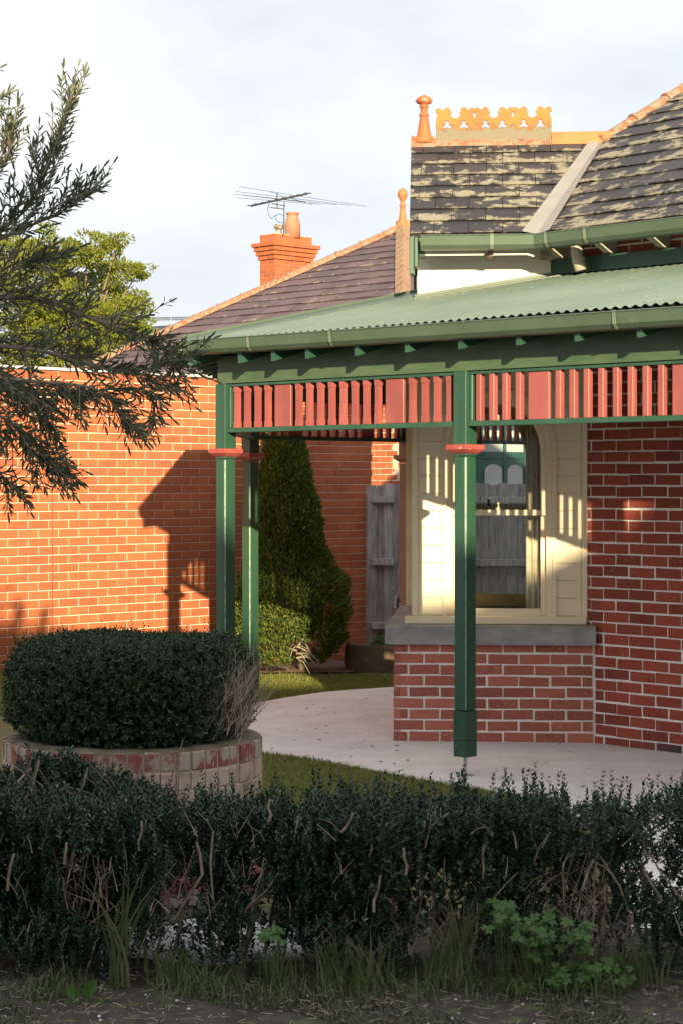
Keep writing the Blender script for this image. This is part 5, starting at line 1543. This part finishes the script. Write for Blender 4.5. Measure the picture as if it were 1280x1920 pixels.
# ---------- half-round stone planter with a green plant
sp_ = thing('stone_planter', 'low rough stone planter curved against the fence', 'planter', (.46, 20.55, 0))
cX, cY, R_ = 0.52, 20.95, .48; V = []; F = []; na = 22
lev = [(0, -.02), (.01, .10), (.0, .25), (-.015, .272), (-.10, .27), (-.12, .20)]
for (dr, zz) in lev:
    for k in range(na + 1):
        a = math.pi + math.pi * k / na; rj = R_ + dr + .012 * math.sin(k * 1.9 + zz * 20) + random.uniform(-.004, .004)
        V.append((cX + rj * math.cos(a), cY + rj * .82 * math.sin(a), zz + random.uniform(-.006, .006)))
for i in range(len(lev) - 1):
    for k in range(na): q_ = i * (na + 1) + k; F.append((q_, q_ + 1, q_ + na + 2, q_ + na + 1))
MB().add(V, F).build('rim', simple('mossy_stone', (0.15, 0.09, 0.06), (0.09, 0.075, 0.045), 5, .95, .9, 30, dist=.02, spots=(.22, .12, .05), spot_t=(.55, .65), spot_sc=6), sp_, smooth=True)
MB().lathe((cX, cY, 0), [(R_ - .10, .18), (R_ - .1, .22)], 24).build('planter_soil', SOIL, sp_)
pl = thing('leafy_plant', 'small bright green feathery plant growing in the stone planter', 'plant', (.52, 20.85, .22))
n = 1500; th = RNG.uniform(0, 2 * np.pi, n); ph = np.arccos(RNG.uniform(0, 1, n))
v = np.stack([np.sin(ph) * np.cos(th), np.sin(ph) * np.sin(th), np.cos(ph)], 1)
P = np.array([.60, 20.82, .24]) + v * np.array([.30, .2, .14]) * RNG.uniform(.5, 1, (n, 1))
leafobj('leaves', P, v + RNG.normal(0, .4, (n, 3)), RNG.uniform(.02, .05, n), RNG.uniform(.008, .016, n), CLOVER, pl)
tb = MB()
for k in range(14): a = k * .45; tb.tube([(.60, 20.82, .2), (.60 + .2 * math.cos(a), 20.82 + .12 * math.sin(a), .33)], .003, .001, 3)
tb.build('stems', CLOVER, pl)

# ---------- bright tree behind the wall
YT = 44.0
bt = thing('leafy_tree', 'bright yellow green leafy tree rising behind the orange wall', 'tree', (px(150, 0, YT).x, YT, 0))
tbx = px(150, 0, YT).x; s_ = YT / FPX
blobs = [(50, 560, 95), (130, 515, 75), (195, 565, 72), (150, 645, 100), (225, 610, 62), (165, 462, 38), (100, 465, 50), (215, 505, 42), (250, 560, 34), (30, 480, 70), (50, 660, 100), (240, 670, 50), (130, 600, 85), (222, 452, 18), (258, 512, 20), (268, 620, 22)]
tb = MB(); base = px(150, 1000, YT); base.z = 0
trunkp = [base, px(150, 800, YT), px(152, 700, YT)]
tb.tube(trunkp, .16, .10, 9)
PP, AA = [], []
for (bx, by, br) in blobs:
    c = px(bx, by, YT + random.uniform(-1, 1)); 
    tb.tube([px(152, 720, YT), px((152 + bx) / 2, (690 + by) / 2, YT), c], .055, .015, 6)
    nsub = int(4 + (br / 11) ** 2 * .85)
    for j in range(nsub):
        v = RNG.normal(size=3); v /= np.linalg.norm(v); rr_ = br * s_ * RNG.uniform(.35, 1.06)
        cc_ = np.array(c) + v * rr_ * np.array([1, 1.1, .85]); m = int(RNG.uniform(60, 150)); sr = RNG.uniform(.12, .24)
        g = RNG.normal(size=(m, 3)); g = g / np.linalg.norm(g, axis=1)[:, None] * (RNG.uniform(.3, 1, m) ** .6)[:, None]
        PP.append(cc_ + g * sr * np.array([1.15, 1, .62])); AA.append(g + v * .5 + np.array([0, 0, .1]) + RNG.normal(0, .4, (m, 3)))
        tb.tube([c, Vector(cc_)], .018, .006, 4)
tb.build('trunk', BARK, bt)
PP = np.concatenate(PP); AA = np.concatenate(AA); n = len(PP)
leafobj('crown', PP, AA, RNG.uniform(.055, .10, n), RNG.uniform(.03, .05, n), TREE, bt)

# ---------- olive tree on the left
olv = thing('olive_tree', 'olive tree with slender grey green leaves reaching in from the left', 'tree', (-2.35, 8.3, 0))
OM = MB(); LP, LA, LL, LN_ = [], [], [], []
tk = [(-2.35, 8.3, 0), (-2.33, 8.3, .9), (-2.25, 8.25, 1.7), (-2.1, 8.2, 2.3)]
OM.tube(tk, .11, .07, 10)
orr = random.Random(5)
def twig(pts, r=.0035, leafgap=.025, L=.062, fade=True):
    pts = [Vector(p) for p in pts]; 
    OM.tube(pts, r, .0016, 4, caps=False)
    d0 = 0; total = sum((pts[i + 1] - pts[i]).length for i in range(len(pts) - 1)); s = .02; k = 0
    phase = orr.uniform(0, 3.14)
    while s < total:
        acc = 0
        for i in range(len(pts) - 1):
            l = (pts[i + 1] - pts[i]).length
            if acc + l >= s: break
            acc += l
        t = (s - acc) / max(l, 1e-6); p = pts[i].lerp(pts[i + 1], t); d = (pts[i + 1] - pts[i]).normalized()
        x = d.cross(Vector((.2, 1, .3))).normalized(); y = d.cross(x)
        ang = phase + (k % 2) * math.pi / 2 + orr.uniform(-.4, .4)
        for sg in (1, -1):
            if orr.random() < .08: continue
            sd = (x * math.cos(ang) + y * math.sin(ang)) * sg
            a = (sd * orr.uniform(.45, 1.1) + d * orr.uniform(.7, 1.0) + Vector((0, 0, orr.uniform(-.05, .15)))).normalized()
            LP.append(p); LA.append(a); LL.append(L * orr.uniform(.65, 1.15) * (1 - .3 * (s / total) ** 3)); LN_.append(d + sd * .3 + Vector((orr.uniform(-.3, .3), orr.uniform(-.3, .3), orr.uniform(-.3, .3))))
        s += leafgap * orr.uniform(.8, 1.25); k += 1
    # terminal leaf
    LP.append(pts[-1]); LA.append(pts[-1] - pts[-2]); LL.append(L * .8); LN_.append(Vector((0, 1, .2)))
def bend(p, d, L, curl, n=5):
    pts = [Vector(p)]; d = Vector(d).normalized()
    for i in range(n): pts.append(pts[-1] + d * L / n); d = (d + curl / n + Vector((orr.uniform(-.12, .12), orr.uniform(-.12, .12), orr.uniform(-.12, .12)))).normalized()
    return pts
def branch(cps, r0, r1, ntw, L0, L1, up, spread=.9, start=.05):
    """limb through pixel/depth points, with twigs along it"""
    pts = [px(*c) for c in cps]; dense = []
    for i in range(len(pts) - 1):
        for j in range(5):
            t = j / 5; p0 = pts[max(i - 1, 0)]; p1 = pts[i]; p2 = pts[i + 1]; p3 = pts[min(i + 2, len(pts) - 1)]
            dense.append(.5 * ((2 * p1) + (p2 - p0) * t + (2 * p0 - 5 * p1 + 4 * p2 - p3) * t * t + (-p0 + 3 * p1 - 3 * p2 + p3) * t ** 3))
    dense.append(pts[-1]); OM.tube(dense, r0 * .62, r1 * .8, 6)
    ntw = int(ntw * (1.55 if up[2] < .2 else 1.25))
    for k in range(ntw):
        f = start + (1 - start) * (k + orr.random()) / ntw; i = min(int(f * (len(dense) - 1)), len(dense) - 2)
        p = dense[i].lerp(dense[i + 1], orr.random()); d = (dense[i + 1] - dense[i]).normalized()
        dirn = (d * .7 + Vector((orr.uniform(-1, 1), orr.uniform(-1.1, 1.1), orr.uniform(-1, 1))) * spread * .75 + Vector(up)).normalized()
        L = orr.uniform(L0, L1) * (1.1 - .35 * f)
        twig(bend(p, dirn, L, Vector(up) * .8), L=.062)
    twig(bend(dense[-1], d, L0 * 1.0, Vector(up) * .3), L=.058)
# big limbs out of frame feeding in; the dense lobe reaching right at mid height, drooping below
branch([(-330, 620, 8.2), (-120, 640, 8.1), (60, 655, 8.0), (190, 690, 7.9), (300, 705, 7.85)], .022, .004, 44, .12, .28, (.10, 0, .10))
branch([(-330, 560, 8.2), (-100, 560, 8.2), (60, 560, 8.2), (180, 600, 8.1), (290, 640, 8.0), (335, 690, 7.9)], .022, .004, 44, .12, .26, (.12, 0, .12))
branch([(-100, 700, 8.0), (60, 715, 7.9), (180, 730, 7.8), (240, 790, 7.8)], .014, .003, 30, .10, .24, (.05, 0, -.28))
branch([(-60, 720, 8.3), (60, 740, 8.25), (150, 735, 8.2), (270, 730, 8.1), (290, 780, 8.1)], .012, .003, 24, .08, .18, (.10, 0, -.25))
branch([(-120, 760, 8.1), (0, 780, 8.0), (60, 830, 8.0), (100, 870, 7.95)], .012, .003, 34, .12, .26, (.05, 0, -.30))
branch([(-200, 800, 8.0), (-80, 830, 8.0), (-10, 880, 8.0), (30, 915, 7.9)], .012, .003, 18, .10, .20, (.10, 0, -.18))
branch([(-160, 700, 8.2), (-30, 690, 8.2), (40, 720, 8.2), (90, 790, 8.1)], .014, .003, 30, .14, .26, (.1, 0, -.2))
# upper mass
branch([(-260, 640, 8.4), (-130, 520, 8.3), (-20, 450, 8.3), (60, 380, 8.2), (90, 300, 8.2), (135, 200, 8.2)], .016, .0025, 42, .14, .30, (.06, 0, .45), .75)
branch([(-240, 600, 8.3), (-100, 500, 8.2), (20, 440, 8.2), (110, 400, 8.2), (150, 370, 8.2)], .014, .003, 30, .12, .24, (.10, 0, .40), .75)
branch([(-240, 560, 8.5), (-120, 440, 8.5), (-40, 360, 8.5), (10, 300, 8.5), (20, 270, 8.5)], .014, .003, 26, .14, .26, (.02, 0, .5), .7)
branch([(-200, 640, 8.3), (-80, 590, 8.2), (20, 510, 8.2), (70, 490, 8.2)], .014, .003, 34, .14, .28, (.12, 0, .22), .85)
branch([(-160, 300, 8.4), (-80, 230, 8.4), (-10, 190, 8.4)], .008, .003, 7, .08, .14, (.15, 0, .15), .7)
branch([(-160, 260, 8.4), (-90, 180, 8.4), (-25, 140, 8.4)], .008, .003, 5, .06, .10, (.05, 0, .45), .5)
for pts, Lf in ((((80, 330), (100, 285), (118, 240), (128, 200), (138, 155)), .055), (((108, 385), (140, 368), (172, 358), (195, 335), (212, 308)), .055), (((60, 400), (85, 355), (105, 310), (120, 290), (130, 262)), .05),
                (((60, 300), (72, 270), (74, 235)), .05), (((30, 330), (22, 280), (18, 250)), .055), (((240, 600), (280, 590), (300, 575), (318, 566)), .05), (((270, 660), (310, 680), (340, 690), (365, 668)), .055),
                (((230, 770), (250, 790), (272, 800), (285, 822)), .055), (((110, 720), (150, 760), (190, 770)), .055), (((290, 640), (320, 660), (335, 655)), .05), (((40, 900), (60, 905), (80, 912)), .05)):
    for dy in (0,):
        twig([px(a, b, 7.95) for a, b in pts], .003, .026, Lf)
OM.tube([(-2.1, 8.2, 2.3), px(-330, 620, 8.2)], .06, .03, 8); OM.tube([(-2.1, 8.2, 2.3), px(-330, 560, 8.2)], .05, .03, 8)
OM.tube([px(-330, 560, 8.2), px(-260, 640, 8.4)], .03, .02, 6); OM.tube([px(-330, 620, 8.2), px(-200, 800, 8.0)], .03, .014, 6); OM.tube([px(-330, 560, 8.2), px(-240, 420, 8.4), px(-160, 290, 8.4)], .03, .01, 6)
OM.build('trunk', BARK, olv)
leafobj('leaves', [tuple(p) for p in LP], [tuple(a) for a in LA], LL, [l * .20 for l in LL], OLIVE, olv, fold=.10, N=np.array([tuple(a) for a in LN_]), kind='oval')
print('olive leaves', len(LP))

# ---------- grass and weeds
def blades(name, X, Y, Z, H, mat, lean=.5, wd=.004, label=None):
    n = len(X); P = np.stack([X, Y, Z], 1); th = RNG.uniform(0, 2 * np.pi, n); l = lean * RNG.uniform(.3, 1, n)
    A1 = unit(np.stack([np.cos(th) * l * .5, np.sin(th) * l * .5, np.ones(n)], 1)); A2 = unit(np.stack([np.cos(th) * l * 1.8, np.sin(th) * l * 1.8, np.ones(n) * .9], 1))
    ph = th + np.pi / 2 + RNG.normal(0, .6, n); S = np.stack([np.cos(ph), np.sin(ph), np.zeros(n)], 1) * (wd * RNG.uniform(.6, 1.3, n))[:, None]
    M1 = P + A1 * (H * .55)[:, None]; T = M1 + A2 * (H * .5)[:, None]
    V = np.stack([P - S * .5, P + S * .5, M1 + S * .45, M1 - S * .45, T], 1).reshape(-1, 3); b = np.arange(n)[:, None] * 5
    F = np.concatenate([b + [[0, 1, 2]], b + [[0, 2, 3]], b + [[3, 2, 4]]], 0)
    o = bpy.data.objects.new(name, npmesh(name, V, F, mat)); COL.objects.link(o); o['kind'] = 'stuff'
    if label: o['label'] = label
    return o
npx = np.array([p[0] for p in left + NP + [(3.4, 10.6)]]); npy = np.array([p[1] for p in left + NP + [(3.4, 10.6)]])
n = 72000
X = RNG.uniform(-1.6, 2.6, n); Y = RNG.uniform(10.5, 15.2, n)
edge = np.interp(X, npx[2:], npy[2:]) + .03 * np.sin(X * 21) + .02 * np.sin(X * 47)
k = (Y < edge + .03) & (Y > edge - 3.2); X, Y = X[k], Y[k]
o = blades('grass', X, Y, np.full(len(X), -.012), RNG.uniform(.010, .034, len(X)), GRASS, .9, .006, 'short mossy lawn beside the pale path')
n = 95000; X = RNG.uniform(-4.2, 1.0, n); Y = RNG.uniform(16.6, 22.2, n)
fpx = np.array([p[0] for p in FP]); fpy = np.array([p[1] for p in FP]); edge = np.interp(X, fpx, fpy) + .03 * np.sin(X * 19)
wy = W0.y + (X - W0.x) * D2.y / D2.x
k = ((Y > edge - .02) | (X < -1.3)) & (Y < wy - .03) & ~((Y > 20.2 + .15 * np.sin(X * 7)) & (X > -1.2) & (RNG.uniform(0, 1, n) < .8)); X, Y = X[k], Y[k]
Z = np.array([gz(a, b) for a, b in zip(X, Y)]) - .014
blades('grass', X, Y, Z, RNG.uniform(.012, .038, len(X)), GRASS, .8, .007, 'sunlit lawn strip between the path and the cypress')
# foreground dry grass and litter
n = 52000; X = RNG.uniform(-1.9, 1.9, n); Y = RNG.uniform(6.9, 8.2, n)
d_ = fbm(np.stack([X, Y, 0 * X], 1), 6, 31); k = (d_ > -.1 + .5 * ((X > -.3) & (X < .35))) ; X, Y = X[k], Y[k]
blades('dry_grass', X, Y, np.full(len(X), -.01), RNG.uniform(.010, .040, len(X)), DEADG, 1.8, .0045, 'thin dry grass and litter on the bare foreground soil')
n = 7000; X = RNG.uniform(-1.9, 1.9, n); Y = 7.80 + RNG.normal(0, .13, n); cl = fbm(np.stack([X, Y, 0 * X], 1), 13, 77)
k = cl > .05 + .5 * RNG.normal(0, .5, n); X, Y, cl = X[k], Y[k], cl[k]; n = len(X)
blades('grass_fringe', X, Y, np.full(n, -.01), RNG.uniform(.025, .12, n) * (1 + .5 * np.clip(cl, 0, 1.5)), TALLG, 1.5, .0042, 'loose green grass growing along the foot of the low hedge')
lt = MB()
for k in range(1500):
    x0, y0 = random.uniform(-1.9, 1.9), random.uniform(6.9, 8.1); a = random.uniform(0, 6.28); L = random.uniform(.01, .05)
    p = Vector((x0, y0, .004)); lt.tube([p, p + Vector((math.cos(a) * L, math.sin(a) * L, random.uniform(0, .012)))], .0016, .001, 3)
o = lt.build('litter', DRYTWIG, None); o['kind'] = 'stuff'; o['label'] = 'broken twigs and litter on the foreground soil'
lt = MB()
for k in range(60):
    x0, y0 = random.uniform(-1.9, 1.9), random.uniform(6.9, 7.8); r = random.uniform(.003, .008); lt.lathe((x0, y0, 0), [(r, 0), (r, r * .5), (r * .5, r)], 6)
o = lt.build('gravel', PEBBLE, None); o['kind'] = 'stuff'; o['label'] = 'small pale pebbles scattered on the foreground soil'
# tall grass tufts: each a thing
def tuft(x, y, n, h, lab, spread=.06, w=.0085):
    p = px(x, y, 7.84); p.z = 0
    t = thing('grass_tuft', lab, 'grass tuft', tuple(p))
    V = []; F = []
    for k in range(n):
        a = random.uniform(0, 6.28); r = random.uniform(0, spread); bx, by = p.x + r * math.cos(a), p.y + r * .5 * math.sin(a) - .05
        H = h * random.uniform(.55, 1); dx, dy = random.uniform(-.45, .45), random.uniform(-.3, .1); b0 = len(V)
        for i in range(7):
            t_ = i / 6; ww = w * .5 * (1 - t_ ** 2) + .0004; cx = bx + dx * H * t_ ** 2; cy = by + dy * H * t_ ** 2; cz = H * (t_ - .28 * abs(dx) * t_ ** 3)
            V += [(cx - ww, cy, cz), (cx + ww, cy + .001, cz)]
        F += [(b0 + 2 * i, b0 + 2 * i + 1, b0 + 2 * i + 3, b0 + 2 * i + 2) for i in range(6)]
    MB().add(V, F).build('blades', TALLG, t)
tuft(860, 1810, 30, .46, 'tall green grass tuft leaning out of the middle of the low hedge', .05)
tuft(820, 1830, 34, .26, 'low grass tuft at the hedge foot left of the clover weeds')
tuft(620, 1810, 36, .24, 'green grass tuft below the hedge gap, right of the white pebbles')
tuft(1000, 1800, 20, .40, 'tall thin grass tuft standing behind the clover weeds', .08)
tuft(330, 1850, 40, .20, 'sprawling grass tuft under the opening in the hedge', .12)
tuft(1200, 1850, 40, .24, 'dark grass tuft at the right end of the hedge foot', .12)
tuft(230, 1780, 12, .62, 'long arching grass blades rising through the left part of the hedge', .05, .011)
tuft(700, 1830, 30, .26, 'ragged grass tuft under the middle of the hedge between two smaller tufts', .10)
tuft(1120, 1870, 34, .20, 'low grass tuft in front of the lower clover weeds', .12)
tuft(520, 1815, 26, .22, 'thin grass tuft between the hedge gap and the hedge middle', .08)
# three-leaved weeds
def weed(x, y, n, rx, rz, lab, sz=.034):
    p = px(x, y, 7.72); w_ = thing('clover_weed', lab, 'weed', (p.x, p.y, 0)); P, A, L, N = [], [], [], []; tb = MB()
    for k in range(n):
        c = Vector((p.x + random.uniform(-rx, rx), p.y + random.uniform(-.06, .08), max(.015, p.z + random.uniform(-rz, rz)))); up = Vector((random.uniform(-.3, .3), -.55, .9)).normalized()
        x_ = up.cross(Vector((0, 1, .1))).normalized(); y_ = up.cross(x_); a0 = random.uniform(0, 6.28); s_ = sz * random.uniform(.6, 1.2)
        for j in range(3):
            for da in (-.32, .32):
                a = a0 + j * 2.094 + da; P.append(tuple(c)); A.append(tuple(x_ * math.cos(a) + y_ * math.sin(a))); L.append(s_); N.append(tuple(up))
        tb.tube([c, Vector((c.x * .7 + p.x * .3, p.y, c.z * .3)), Vector((c.x * .5 + p.x * .5, p.y + .02, 0))], .0012, .0016, 3)
    leafobj('leaves', P, A, L, [l * .62 for l in L], CLOVER, w_, N=np.array(N), fold=.08); tb.build('stems', CLOVER, w_)
weed(1030, 1755, 46, .16, .075, 'bright three-leaved weeds crowding the hedge foot right of centre')
weed(1110, 1830, 34, .16, .05, 'three-leaved weeds spreading low below the bigger weed clump')
weed(940, 1715, 16, .06, .05, 'small three-leaved weed beside the tall grass tuft', .03)
weed(1010, 1850, 16, .10, .02, 'flat three-leaved weed on the soil at the clump edge', .026)
weed(515, 1755, 9, .05, .02, 'small pale three-leaved weed in the middle hedge gap', .03)
bw_ = thing('broadleaf_weed', 'single broad-leaved green weed at the lower left of the hedge', 'weed', tuple(px(160, 1865, 7.6)))
bp = px(160, 1880, 7.6); bp.z = .02
leafobj('leaves', [tuple(px(150, 1875, 7.6)), tuple(px(160, 1870, 7.6)), tuple(px(165, 1880, 7.62)), tuple(px(60, 1895, 7.6)), tuple(px(150, 1885, 7.6))], [(-.5, -.3, .7), (.45, -.3, .75), (.9, -.4, -.2), (.5, -.3, .3), (-.9, -.4, .1)], [.085, .095, .09, .07, .07], [.055, .06, .055, .05, .045], CLOVER, bw_, kind='oval', N=np.array([[0, -1, .6]] * 5))
tb = MB(); tb.tube([px(155, 1905, 7.62), px(158, 1872, 7.6)], .003, .002, 4); tb.build('stem', CLOVER, bw_)

# leaf specks and crumbs on the path
lf = MB()
for k in range(420):
    x0, y0 = random.uniform(-.9, 3.2), random.uniform(11.5, 18.6)
    r = random.uniform(.004, .014); a0 = random.uniform(0, 6.28)
    if y0 < np.interp(x0, npx[2:], npy[2:]) + .05: continue
    V = [(x0 + r * math.cos(a0 + i * 1.57) * (1.8 if i % 2 else .8), y0 + r * math.sin(a0 + i * 1.57) * (1.8 if i % 2 else .8), .003 + random.uniform(0, .006)) for i in range(4)]
    lf.add(V, [(0, 1, 2, 3)])
o = lf.build('fallen_leaves', SOIL, None); o['kind'] = 'stuff'; o['label'] = 'small dark leaf crumbs scattered on the pale path'
